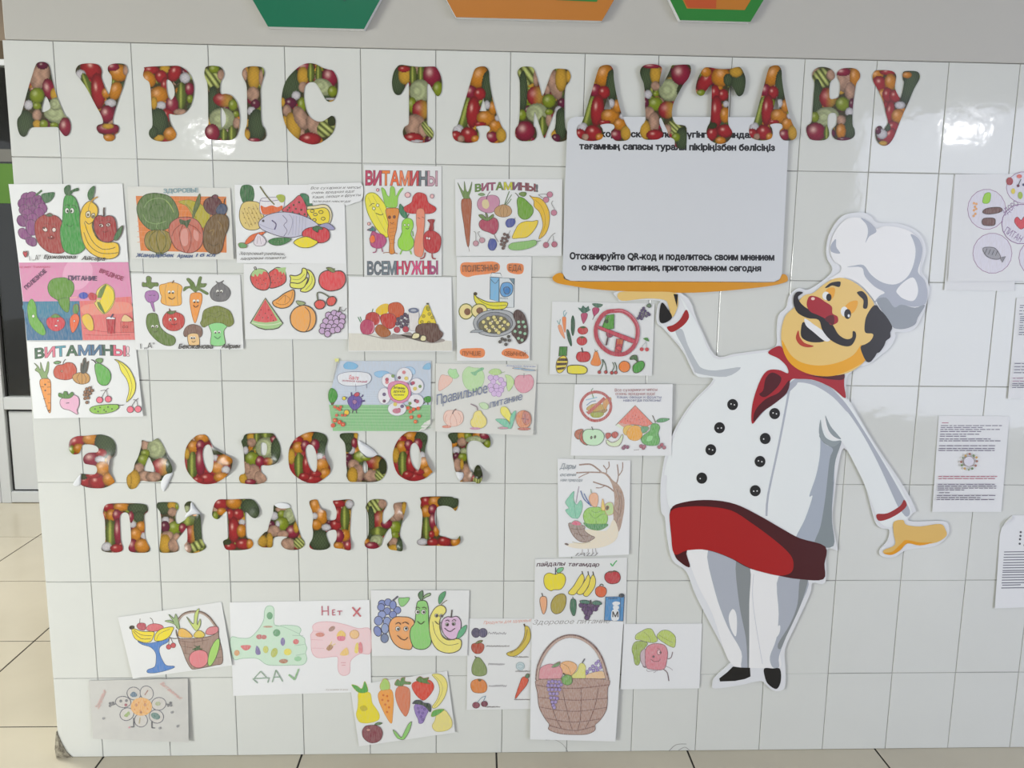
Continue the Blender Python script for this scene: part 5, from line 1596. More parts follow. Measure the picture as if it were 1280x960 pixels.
sheet('drawing of a meadow with a fruit-petalled flower and a purple berry figure, corners folding away', (400, 440, 8.724), qd('190 95 1215 95 1200 865 140 865'), '''
n sky_drawing
p c4d0e0 205 98 1212 98 1206 580 100 580 92 490 125 395
h d0dae8 5 150 420 1200 420 0 26 6
n meadow_drawing
p 8cc48c 98 575 1206 578 1203 740 1075 862 142 862
h 74b47c 5 150 600 1180 604 4 32 8
h a8d8a4 4 170 615 1120 620 -4 34 7
n cloud_drawing
o 6ca8d4 4
f 7cb8e0 260 140 300 110 370 120 412 150 390 180 340 188 270 178
f 94c4e8 595 225 650 208 720 210 755 235 700 255 650 278 600 255
f b0d0ec 930 170 1000 165 1038 210 1020 245 970 210
f 8cc0e0 1125 165 1160 130 1200 125 1200 185 1130 185
n tree_drawing
o 2c6a24 3
f 3c9434 120 395 92 450 95 520 125 560 165 540 190 480 170 420
p 6c5438 115 555 160 545 140 580 125 580
f 3c9434 1130 510 1165 485 1205 490 1205 540 1160 550
k 4c5438 10 1150 545 1118 570
k 4c5438 10 1172 545 1178 575
n speech_bubble_drawing
o 5c5c80 4
f e4e8f0 190 300 200 250 280 222 400 215 520 230 560 280 530 340 440 368 300 370 220 345
t d05c6c 315 295 100 44 4 6 Ешьте
t b05070 240 320 270 22 4 3 полезное каждый
k 6c6c8c 3 388 345 390 430
k 6c6c8c 5 505 350 510 395
n berry_figure_drawing
o 3c2c6c 4
f 6450a4 380 470 320 490 300 540 330 600 375 635 430 600 458 540 440 490
l 4c3c7c 14 345 480 340 440
l 4c3c7c 14 455 490 470 468
l 4c3c7c 20 445 540 490 530
l 4c3c7c 8 300 500 270 490
f c83c54 370 465 400 440 430 450 420 480 385 485
f a06c9c 355 530 380 520 402 540 385 570 360 560
k 4c3c5c 10 365 620 350 668
k 4c3c5c 10 390 620 400 668
e e8d83c 262 505 20 20
e f0c82c 290 660 28 30
n flower_drawing
o a8a8bc 4
e e8e8ee 920 255 85 85
e e8e8ee 1050 370 80 85
e e8e8ee 1045 535 85 75
e e8e8ee 840 620 100 75
e e8e8ee 700 480 68 90
e e8e8ee 745 310 72 75
o c8508c 4
f d88cb0 760 340 870 315 960 350 990 440 960 520 860 560 770 510 740 420
o 3c3c1c 5
e f4e81c 868 438 98 92
t 4c4c1c 800 400 125 30 4 4 Витамины
t 4c4c1c 800 438 125 26 4 2 дружба
t 4c4c1c 805 475 110 18 4 0 полезно
o -
c d8848c 20 915 222 850 640 730 330
c 6c4460 18 865 280 700 535 1040 530
c e0cc6c 22 940 288 1035 400 820 570
c 7c9c5c 18 795 262 1090 375 980 560
c 6c5c84 20 1000 345 895 592 700 462
c b8546c 20 1015 338 1060 540 860 630 730 300
e c87890 835 642 45 28
n poppy_drawing
c d85c3c 16 160 600 190 615 215 630 180 690 240 690 275 690 225 600
c d84428 24 160 745 212 765 250 790 140 800
c e05c34 20 995 712 1040 760 1080 700 1070 615 1020 625 985 650 960 610
c e8b070 8 160 745 212 762 250 790 995 712 1038 758
''', d=.0022, lift=.001, outline=qd('205 97 1212 97 1206 735 1076 864 142 864 90 490 122 396'), mat='paper')
o_, pf = sheet('folded-over white corners of the meadow drawing', (400, 440, 8.724), qd('100 60 1300 60 1300 900 100 900'), None, d=.0050, lift=.001, outline=qd('190 100 206 98 124 396'), name='folded_corner')
bpy.data.objects.remove(o_)
meadow = [o for o in bpy.data.objects if 'meadow with a fruit' in o.get('label', '')][0]
for tri in ('183 105 205 97 122 396', '1206 735 1150 760 1110 800 1076 864 1140 850 1206 780'):
    q = view_quad((400, 440, 8.724), qd(tri)); V = []
    for i, (x, y) in enumerate(q):
        w_ = W(x, y, .0035 + (.006 if i in (0, 4) else 0)); V.append(tuple(Vector(w_) - meadow.location))
    tag(mesh_obj('folded_corner', V, [tuple(range(len(V)))], MAT['paper_cream'], meadow), 'white corner of the sheet bent off the wall')
q = view_quad((400, 440, 8.724), [160, 72, 205, 72, 205, 120, 165, 105])
mesh_obj('tape', [tuple(Vector(W(x, y, .0045)) - meadow.location) for x, y in q], [(0, 1, 2, 3)], new_mat('yellow_tape', hexc('d8d88c'), .3, .5), meadow)

sheet('pale pencil drawing of vegetables around the handwritten words Правильное питание', (535, 445, 8.828), qd('85 82 1205 95 1160 878 80 832'), '''
n carrot_drawing
o c08070 4
f ecc0b0 150 210 200 215 255 230 270 270 230 320 160 370 120 382 115 320 125 260
o 6cac6c 4
f a8dc98 220 180 240 140 270 150 310 145 320 180 340 220 300 250 250 230
n pepper_drawing
o 94b87c 4
f b8dca0 440 120 390 170 380 250 410 340 480 385 560 370 610 300 620 210 580 140 500 130
o -
f 74b884 470 180 520 170 580 130 615 130 610 155 550 180 530 215 500 210
n grapes_drawing
o 9468ac 4
c d4b4e0 30 690 240 750 240 805 265 720 285 690 330 755 335 810 345 700 375 760 385 805 378 730 415 780 420 835 310
o 84b464 3
f b8d888 670 180 700 150 740 140 790 150 810 190 760 210 700 200
f c4e098 850 210 910 220 950 280 930 340 890 390 870 340 870 260
l 7ca45c 5 790 190 850 175
n apple_drawing
o b8506c 4
f e098a8 1060 215 1000 215 960 260 965 340 1020 400 1090 400 1150 350 1165 270 1130 210
l 5c3c44 5 1058 240 1060 190
n pumpkin_drawing
o c88470 4
f f0c8b8 280 600 210 605 175 650 175 710 220 765 300 775 370 740 390 680 370 620 320 600
l c88470 4 265 640 245 700 255 765
l c88470 4 280 640 310 700 320 765
l c88470 4 210 640 190 690 200 730
l c88470 4 330 620 365 680 350 740
l 8c6c64 14 270 640 285 605 312 585
e e08c74 205 780 50 14
n pear_drawing
o a89850 5
f ecdc74 545 605 510 630 495 680 470 720 480 770 530 795 600 792 642 750 640 690 600 640 580 605
l 8c6c7c 11 545 600 535 560 470 530
o 8cb47c 4
f c4e0b0 565 530 620 515 662 545 655 585 600 580
o -
e c88cac 520 800 60 14
n corn_drawing
o a8a83c 4
f f0e454 800 590 820 560 870 570 910 640 925 740 870 700 810 640
o 5c9c84 4
f 74c8a4 745 700 800 695 870 710 915 800 850 780 790 740
f 74c8a4 915 800 905 700 925 640 968 605 950 700
e d08ca0 830 795 60 12
n melon_half_drawing
o 8c5034 4
f dc8c5c 1050 600 990 630 970 690 990 760 1040 800 1110 780 1140 710 1120 630
f c87868 1060 610 1120 640 1130 720 1080 760 1040 700
l 6c4060 6 1070 640 1070 740
l 6c4060 6 1030 690 1110 700
e c86c5c 1060 805 70 14
n lettering
t 5c6c94 95 540 575 110 3 -13.5 Правильное
t 5c6c94 680 575 370 80 3 -14.5 питание
t 7c8cc0 860 115 320 20 3 2 Аскарова Аружан
e 8cc4e4 1010 140 80 8 4
e 8cc4e4 1110 155 80 8 4
''', d=.0018, lift=.006, pen='pencil', mat='paper_cream')
sheet('drawing with a large red prohibition ring over junk food among vegetables', (680, 370, 8.828), qd('90 60 1220 85 1190 880 62 862'), '''
n carrot_drawing
o c06c3c 3
f f08c54 205 235 240 235 242 320 235 400 220 380 205 300
f f0a47c 155 330 185 320 210 380 230 470 200 440 170 390
l 7cacb8 9 225 230 215 180 235 160
l 7cacb8 9 225 230 250 180
l 8cb0b0 9 168 315 145 270
l 8cb0b0 9 170 315 180 255
n cucumber_drawing
o 1c3c2c 4
f 2c5c44 318 215 300 270 300 380 318 440 335 390 340 280
f 2c5c44 250 375 258 460 290 545 308 540 295 450 272 380
n beetroot_drawing
o 6c1c3c 4
f b83c6c 410 200 412 240 430 300 440 300 470 250 480 200 445 185
f b83c6c 535 140 540 190 550 225 535 262 560 220 600 180 608 140 570 125
o -
f 3c6c5c 375 128 410 135 430 105 460 130 490 110 500 145 515 150 470 180 440 190 410 175
f 4c7460 530 85 600 82 650 95 620 125 570 125
n tomato_drawing
o 6c1c1c 4
e c83c44 428 380 57 45
e c83c44 418 495 57 50
o -
f 3c5c2c 395 345 430 332 465 345 430 358
f 3c5c2c 395 455 420 445 450 455 420 468
n apple_drawing
o 6c1c1c 6
f c8343c 430 615 375 625 355 680 385 720 440 728 490 715 512 670 490 622
l 3c2c2c 14 430 625 415 570
n pear_drawing
o b06030 4
f ec8c44 560 615 540 680 515 740 540 765 600 770 628 740 610 680 590 620
k 3c5c3c 6 570 615 560 590
k 3c5c3c 5 572 615 595 600
n pineapple_drawing
o 3c3424 6
f ecd44c 205 660 150 700 132 780 150 840 190 845 240 790 262 720 240 670
p 4c3428 165 690 250 690 258 715 150 715
p 4c3428 140 740 256 738 245 760 140 765
p 4c3428 140 795 235 785 220 805 145 815
p 3c8434 172 560 255 560 250 660 205 655 162 665
n corn_cob_drawing
o 3c3424 9
f ece03c 275 770 400 765 465 790 475 830 430 860 280 855 258 815
n cherry_drawing
l 3c5c44 10 615 830 650 750 640 700
l 3c5c44 10 650 700 680 760 690 830
l 3c5c44 8 750 830 775 780 755 730
l 3c5c44 10 780 730 800 780 800 840
o 5c2c2c 5
c b84444 18 610 840 682 840 748 848 792 845
o -
l 8c9c9c 4 1080 560 1120 510 1125 480
l 8c9c9c 4 1130 570 1130 510
f 4c8c3c 1095 470 1140 460 1160 500 1125 490
c c8444c 22 1078 588 1136 590
n orange_drawing
o 3c3024 6
e f08434 888 780 62 62
n green_apple_drawing
o 3c3c28 7
f 44a03c 1040 725 985 770 985 830 1020 850 1080 820 1110 760 1090 720
f 3c6c3c 950 700 970 660 1020 655 1035 700 1030 725 1000 700
n grapes_drawing
o 2c2838 4
c 5c4c78 15 1100 135 1080 160 1115 165 1065 190 1100 195 1145 190 1055 220 1090 225 1130 220 1040 245 1075 250 1160 205
f 5c7c5c 1130 110 1160 85 1185 105 1165 130
n junk_food_drawing
o 1c3c1c 6
p 4c9c34 690 215 775 200 770 360 700 370 640 350
c 2c4c24 20 690 280
c a0c890 8 712 250
o 5c2034 5
f a0405c 690 400 740 390 765 420 740 455 700 450
k 5c4048 18 705 455 685 545
p b83c48 800 470 880 480 850 625 778 620
k e0a03c 7 820 475 815 530
k e0a03c 7 840 475 838 530
k e0a03c 7 860 475 858 530
f d03c48 790 570 830 550 860 580 840 610
n prohibition_ring
o 7c1c30 5
f c84458 600 330 700 365 850 420 1000 480 985 520 850 470 700 405 600 360
o -
l b83c50 44 780 165 860 165 950 215 1020 310 1035 410 1010 520 950 600 860 645 740 630 640 560 580 460 575 340 630 230 700 175 780 165
l d87c8c 10 780 160 860 160 950 205 1025 300 1045 410 1020 520
''', d=.0018, lift=.003, mat='paper_film')
sheet('drawing of a crossed-out burger, melon slice, halved apple and pear, touching the chef\'s belly', (705, 475, 8.828), qd('118 48 1200 45 1185 835 72 835'), '''
n burger_drawing
o 7c6c20 3
f c8a44c 250 330 270 290 340 260 420 270 460 310 440 340 340 350
f a07c2c 240 350 340 350 470 320 450 360 340 380
f a4ac3c 290 370 380 355 440 370 400 410 320 412
f d89c54 430 290 440 220 510 190 520 230 480 280 460 330
o -
l 9cc4d8 12 240 220 330 200 365 190
l 7c98b8 10 250 280 300 240 350 230
l 7ca45c 9 300 110 320 180 330 200
l 4c8c5c 8 305 110 320 90
n prohibition_ring
l b8504c 30 345 130 420 145 480 190 515 260 510 340 460 410 390 445 310 445 240 405 195 340 185 270 215 200 270 150 345 130
k c45c50 36 260 370 450 200
n watermelon_drawing
o 4c6c4c 6
p e87c6c 785 280 980 480 900 520 830 500 740 490 660 545 570 500
o -
p e0ecd8 570 503 600 480 670 530 650 548
p dca090 600 470 700 490 760 490 670 530
c a8383c 5 760 400 790 390 820 410 740 430 780 430 830 440 860 430 880 460 840 470 700 450 680 430 730 460
n orange_drawing
o b07c20 4
f e8c050 700 500 660 530 655 580 690 610 720 560 770 510
f f0a824 780 500 720 530 690 590 720 650 790 670 850 640 865 570 840 520
n melon_drawing
f 5c9c6c 850 520 900 510 940 530 900 580 860 580
n pear_drawing
o 2c6c34 5
f 5cac4c 990 480 960 500 945 560 880 610 850 660 890 710 970 725 1040 710 1055 650 1040 590 1058 520 1030 485
l 5c5048 10 1010 470 990 420 975 390
f 4c9c5c 1020 460 1060 425 1150 425 1155 440 1090 465
o -
f 94d88c 930 620 980 620 960 670 910 670
n apple_half_drawing
o 5c3020 5
f b86038 170 545 125 570 120 620 160 655 210 620 210 550
o 3c5c34 6
f c8ecc4 310 545 240 550 205 600 215 680 280 718 370 718 430 670 440 600 390 550
f b8482c 205 560 175 600 175 660 215 705 260 718 215 670 205 610
e 5c5030 302 635 10 16 15
e 5c5030 342 628 10 16 15
l 3c3c2c 9 320 555 305 515
n apple_slice_drawing
o 6c3c2c 5
f d8e8c0 470 660 530 690 600 660 640 600 650 640 610 720 540 735 480 710
f c04838 465 590 500 585 525 610 480 650 460 625
f c04838 530 590 570 570 598 600 570 640 535 630
n berry_drawing
o 4c2c3c 3
c 945470 20 670 735 700 740 655 750
c b05c70 20 850 730 875 750 885 735
c b05c6c 20 1050 740 1080 715 1105 745
l 5c3c44 4 770 775 830 768
n lettering
t a04850 560 128 470 34 0 -1 Все сухарики и чипсы
t a04850 568 166 435 32 0 0 очень вредная еда!
t 5c5c90 585 203 490 30 0 0 Каши, овощи и фрукты
t 5c5c90 655 238 415 30 0 0 навсегда полезны!
''', d=.0016, lift=0, side=.0075, mat='paper', pen='pencil')
sheet('portrait drawing of a hedgehog-shaped bowl of vegetables with a bare brown tree', (690, 565, 7.114), qd('48 58 697 75 685 912 60 935'), '''
n tree_drawing
f b0907c 560 690 545 560 555 440 550 360 520 260 470 200 400 180 480 185 540 250 590 290 630 360 645 450 635 560 600 700
l 9c7c6c 14 440 180 380 130 330 108 240 115
l 9c7c6c 12 430 182 330 180 215 185
l 9c7c6c 8 330 185 270 210 235 230
l 9c7c6c 9 480 195 485 160 455 118
l 9c7c6c 9 485 155 508 130 505 85
l 9c7c6c 10 575 280 590 210 580 110
l 9c7c6c 9 590 215 625 160 628 90
l 9c7c6c 12 550 350 500 310 440 290 365 265
l 9c7c6c 8 470 300 430 318 390 318
l 84685c 6 575 330 600 420 590 520
l 84685c 6 610 360 620 460 600 580
l 84685c 5 560 520 590 560 570 640
n basket_body_drawing
f ece0c8 290 690 480 700 545 600 590 700 560 790 450 845 300 860 180 850 120 820 200 810 350 790
o 6c4c3c 6
f a0887c 148 635 220 645 290 660 290 700 340 740 380 762 310 800 240 790 180 730
l 6c4c3c 5 170 680 240 690 290 680
l 6c4c3c 5 200 720 260 740 320 750
l 6c4c3c 5 220 660 240 720 290 780
e 4c3c3c 130 820 16 6 15
l c8b890 5 180 800 260 815 340 800
l a89c9c 5 270 865 268 895 250 905
l a89c9c 5 320 862 322 890 305 900
l a89c9c 5 360 860 362 900
l a89c9c 5 385 855 395 900
n lettuce_drawing
o 5c9434 5
f 98cc54 390 490 320 500 280 550 290 620 340 670 400 690 460 670 495 600 480 530 430 495
l 6ca43c 6 330 540 380 590 430 560 470 550
l 6ca43c 6 350 520 390 540 440 520
l 6ca43c 6 390 600 400 680
f 4c9454 280 630 330 680 420 695 490 660 490 640 440 640 330 640
n radish_drawing
o 5ca484 4
f 84ccac 210 590 170 580 120 520 150 500 120 450 150 400 195 350 190 420 220 470 255 430 270 490 240 580
l 5ca484 4 190 400 200 480 210 580
l 9c7c9c 5 240 305 225 380 215 450
f d86480 170 640 200 610 245 620 260 650 210 655
n leek_drawing
l 4868a8 9 255 345 285 420 350 480
l 4868a8 8 285 370 310 420 335 460
n carrot_drawing
o c8845c 4
f f0b48c 345 375 330 420 360 480 400 480 410 400 385 365
k 8c9c6c 6 350 365 345 330
n pepper_drawing
f f0d060 440 510 445 430 455 425 470 510
f bcd890 470 510 480 460 530 450 548 500 540 550 490 560
e 5c5434 490 497 16 22 20
n lettering
t 7c8894 70 150 135 48 3 0 Дары
t 7c8894 68 215 140 28 3 0 осени
t 7c8894 72 262 195 28 3 0 нам природа
t 8c8c8c 205 925 180 30 3 0 1АШ
''', d=.0018, lift=.004, side=.001, pen='pencil')
sheet('drawing of a yellow apple, bananas and blue milk carton with a green tick mark', (660, 690, 9.846), qd('85 85 1220 70 1200 890 75 860'), '''
n lettering
t 4c2c40 105 178 345 52 4 -2 пайдалы
t 4c2c40 490 172 380 48 4 1 тағамдар
n tick_mark
l 44b464 16 1015 140 1040 175
l 44b464 14 1040 175 1070 130 1095 105
n apple_drawing
o 6c5c3c 8
f ecdc20 330 275 260 258 205 290 195 370 220 440 280 478 320 465 400 460 450 400 462 320 430 268 380 260
l 2c3c5c 14 338 280 340 190
f 6cc48c 350 240 375 200 435 190 425 230 380 258
n banana_drawing
o 4c4840 8
f f0dc50 660 270 620 320 560 420 500 490 510 520 570 525 640 450 690 350 685 290
f f0dc50 740 280 700 350 650 430 600 500 640 525 690 500 750 400 765 320
f f0dc50 800 280 765 340 740 430 680 520 720 548 760 520 820 430 832 340
l 4c4840 14 675 275 665 235
l 4c4840 14 745 280 738 238
l 4c4840 14 808 285 798 240
n tomato_drawing
o 4c2428 8
f c03440 1000 240 950 275 945 330 985 380 1050 392 1115 370 1138 310 1110 250 1050 240
l 4c5434 10 990 240 1020 255 1060 230 1100 245
n mandarin_drawing
o 6c3424 8
f e06434 890 420 835 450 832 510 870 550 930 550 965 500 955 445
l 3c4c34 12 880 415 905 395 930 415
n carrot_drawing
o 6c5044 7
f ecac80 165 550 145 590 155 670 180 755 205 755 228 680 232 590 215 550
l 3c3c2c 12 180 545 170 505
n potato_drawing
o 5c5434 8
f b0a044 400 515 330 550 285 630 290 720 340 762 410 740 455 670 470 580 450 525
n cucumber_drawing
o 2c3c34 7
f 3c7458 550 575 525 600 520 690 545 770 575 780 592 700 590 600
l 2c3c34 9 555 575 550 550
n grapes_drawing
o 2c2434 6
c 5c3c70 30 655 655 700 665 750 665 800 665 850 655 690 705 740 705 790 705 830 700 715 745 765 745 735 785 725 808
f 4c7c6c 640 600 700 592 760 610 750 640 690 635 650 630
f 4c7c6c 790 620 830 600 880 610 910 638 860 655 800 645
k 2c2c34 14 770 640 770 590
n milk_carton_drawing
o 2c3c54 8
p 4c90c8 955 555 1185 550 1170 850 940 840
o -
e 3c4450 1152 535 36 26
k 2c4c6c 10 985 575 1100 570
f e8ecf0 1040 625 1080 608 1130 620 1125 645 1090 660 1050 655
f e8ecf0 1050 665 1115 665 1110 705 1055 705
f e8ecf0 1035 720 1110 715 1115 830 1030 835
t 2c2c34 1040 800 70 66 1 0 М
k 2c3c54 5 1140 560 1130 840
''', d=.0018, lift=.001, mat='paper_film')
sheet('pencil drawing of one pink radish figure with green leaves, right of the basket drawing', (770, 770, 9.6), qd('95 95 1035 90 1000 868 52 880'), '''
n radish_drawing
o 5c6440 6
f b8cc50 470 230 430 160 370 152 310 180 240 225 235 280 290 290 360 310 450 320 500 290
f b8cc50 490 240 540 180 610 170 670 200 715 260 705 370 650 365 590 330 530 290
f 9cb440 380 325 290 300 220 320 190 400 210 480 225 570 265 590 290 540 290 460 340 390
l 7c8c30 5 330 190 390 240 420 310
l 7c8c30 5 520 230 600 280 680 320
l 7c8c30 5 240 330 250 430 260 560
o 6c4c54 6
f c8b0b8 330 400 295 440 295 530 330 600 370 600 350 500 350 400
o 7c3c44 7
f d87c88 480 330 400 350 355 400 350 500 360 610 420 640 570 640 610 540 620 430 580 350
e ecc0c4 515 435 22 30
e 3c2028 535 438 10 12
e 3c2028 450 488 12 12
l 7c2c3c 7 418 520 460 545 515 540 530 515
l 8c3c48 5 490 385 530 395
l 6c4c54 10 620 515 660 500 680 430
l 6c4c54 10 320 600 350 620 365 600
l 6c4c54 12 570 640 615 680 635 780
l 8c7c84 5 580 600 640 620 680 650
l 8c7c84 5 370 640 380 665 440 658 500 660
l 8c7c84 5 450 680 480 668
''', d=.0018, lift=.003, pen='pencil')
sheet('drawing of fruits in rows beside handwritten notes, banana at its upper right', (575, 765, 7.38), qd('70 60 690 60 690 893 62 903'), '''
n lettering
t e08c74 218 112 435 28 3 -3 Продукты для здоровья!
n caption_lettering
s 6c6474 260 205 175 20 4
s 6c6464 240 320 220 12 4
s 6c6474 260 490 160 18 4
s 6c6474 265 690 175 20 4
s 6c6464 235 880 140 10 4
s 6c6464 490 420 150 14 4
s 6c6464 510 552 140 14 4
s 6c6464 500 812 150 12 4
n blueberry_drawing
o 3c3848 5
e 54506c 147 192 40 44
e 5c5878 212 192 40 42
n apple_drawing
o 6c2c1c 4
f b44c38 150 285 110 300 108 345 140 382 190 380 220 340 218 300 185 285
f 6c7c4c 140 292 170 265 210 262 190 285
n pear_drawing
o 4c5434 4
f 84985c 150 420 125 460 108 520 120 575 180 592 240 575 245 520 220 470 185 425
l 4c4434 9 155 425 135 408
n mandarin_drawing
o 8c4c24 4
f dc843c 175 618 115 635 98 680 120 735 180 748 235 735 250 685 225 635
f 4c5c30 165 622 200 625 180 640
n cherry_drawing
o 4c2430 4
e 8c4458 148 860 34 28
e 7c3c50 225 848 30 26
l 6c98b0 5 160 835 200 790 240 775
l 6c98b0 5 215 825 235 780
n banana_drawing
o 6c5c2c 5
f d4bc3c 600 130 640 150 650 240 610 320 540 390 480 410 435 395 440 375 520 340 580 260 598 190
l a0843c 9 620 160 600 250 540 330 460 380
k 4c3c24 14 600 135 590 110
n cabbage_drawing
o 8ca4ac 5
e c8d8dc 556 500 38 36
l 8cb0b8 5 530 500 550 480 585 500 560 520 535 510
n carrot_drawing
o 7c2c1c 4
f d8583c 570 610 600 600 630 625 610 680 560 740 515 798 510 780 540 690
f 4c7c5c 600 600 615 570 640 575 638 600 620 610
''', d=.0016, lift=.002, mat='paper_film')
sheet('tall drawing of one big brown wicker basket heaped with fruit and purple grapes', (655, 770, 5.815), qd('58 22 722 42 665 912 44 897'), '''
n lettering
t 8c8884 60 62 560 34 3 -1 Здоровое питание
n grapes_drawing
o 5c4884 3
c 9c84c4 12 540 330 560 350 525 345 500 365 525 375 555 375 480 385 505 395 460 405 570 335 535 395 450 420
n banana_drawing
f e8c08c 450 430 500 410 570 400 588 430 585 455 450 455
n pear_drawing
o a8a048 4
f e0dc70 430 345 405 350 385 400 350 430 345 455 440 458 445 400 448 370
k 3c3444 9 422 342 442 310
n peach_drawing
o b07838 4
f ecb070 320 328 270 345 265 400 300 430 345 430 385 380 370 345
l b07838 4 275 345 320 370 340 420
n apple_drawing
o 9c5c68 4
f dc9098 180 350 130 370 105 410 108 455 200 460 265 455 278 400 250 360 210 352
f 5c8c4c 200 375 220 350 262 332 250 365
n basket_drawing
o 6c4438 5
f b08c7c 95 465 200 458 400 455 600 462 622 490 608 530 605 640 590 700 550 760 518 790 515 830 460 858 370 862 260 855 180 825 185 790 150 740 110 660 98 560 85 500
o -
l 84584a 8 88 500 200 520 400 525 615 500
l 7c5044 6 100 590 250 605 400 612 605 598
l 7c5044 6 108 660 250 685 400 692 598 665
l 7c5044 6 150 740 280 765 400 770 550 748
l 7c5044 7 180 795 300 825 400 830 515 800
l 7c5044 6 280 530 300 640 330 760 350 825
l 7c5044 6 415 530 415 640 408 760 390 825
l 7c5044 6 540 525 520 640 480 750 440 825
l 7c5044 6 190 600 210 680 240 760 270 815
k 9c7468 4 120 470 160 515
k 9c7468 4 370 465 420 520
k 9c7468 4 440 465 490 515
k 9c7468 4 510 465 560 510
l 6c4438 26 95 465 105 370 150 270 220 190 300 150 380 150 450 180 520 240 570 330 608 465
l bc9c8c 14 98 465 108 372 154 274 223 194 302 154 378 154 447 184 516 244 566 332 604 465
n grapes_drawing
o 5c4884 3
c 9c84c4 12 180 480 205 475 230 478 255 480 270 500 175 505 200 505 225 505 250 508 180 535 205 535 232 535 258 535 190 565 215 565 240 565 195 595 220 595 240 600 205 625 228 625 212 650 220 665
n green_apple_drawing
o 3c6c24 4
f 6ca43c 300 430 275 455 285 490 320 502 348 485 345 445 325 430
l 3c3424 8 300 430 285 415
''', d=.0034, lift=.008, mat='paper', pen='pencil', bow=.002)
sheet('tilted drawing of pear, carrots, strawberry and banana in rows with a pale green tick', (430, 835, 8.533), qd('65 190 1100 32 1185 688 160 836'), '''
n pear_drawing
o c8b820 4
f e8d81c 155 265 150 350 145 430 130 500 160 570 220 588 300 580 370 550 375 490 340 430 300 370 280 270 220 258
f c8b81c 170 420 220 400 250 440 200 460
f 4ca444 155 262 80 180 140 190 190 220 218 142 245 190 250 255
n decorated_carrot_drawing
o c8842c 4
f f0a040 400 235 365 280 370 340 400 420 450 520 505 592 520 500 528 330 510 240 460 225
f acd06c 395 235 385 180 430 112 480 150 488 220 440 235
o -
c d86c1c 12 420 290 460 300 410 340 470 350 440 390 480 420 460 470
n carrot_drawing
o b06040 4
f d87c58 610 190 560 220 548 300 580 410 640 505 670 505 700 420 705 260 680 210
f 5c8c50 540 180 570 120 600 140 610 110 650 100 650 140 710 150 705 175 640 175 620 195
n strawberry_drawing
o a02820 4
f d8402c 800 135 735 160 725 210 770 290 830 340 870 335 930 270 960 200 930 140 870 125
f 4c7c34 770 125 810 90 850 110 905 100 890 140 920 170 870 165 800 150
n banana_drawing
o 8c8434 5
f ece07c 940 70 1000 62 1060 90 1100 160 1095 250 1050 350 980 425 940 415 990 340 1020 240 1000 150 960 100
l a8a048 4 960 80 1030 150 1050 240 1000 360 960 415
n grapes_drawing
o 5c4884 4
f 9078bc 750 400 760 480 790 550 800 590 840 585 870 520 905 440 890 390 820 370
c 7c64ac 12 790 430 830 420 860 440 800 470 840 480 820 520 840 550
f 2c4438 730 380 760 345 820 345 850 370 910 380 930 420 920 470 880 430 840 400 770 385
n quince_drawing
o b8a848 4
f e8dc84 1040 455 990 490 970 560 940 620 980 675 1080 670 1145 630 1150 560 1110 490 1080 455
f 5cac4c 930 515 950 460 1010 440 1070 442 1030 480 970 515
n plum_drawing
o 3c2028 4
f 84404c 300 610 230 620 195 670 205 740 260 790 320 800 385 770 412 700 390 640 340 612
e c88c84 260 660 22 16
f 5c8458 325 605 360 580 410 588 370 608
n tick_mark
f 8ccc6c 520 660 560 690 610 740 640 690 680 610 720 572 700 660 650 750 615 765 560 740
''', d=.002, lift=.004, side=.001, mat='paper_film')
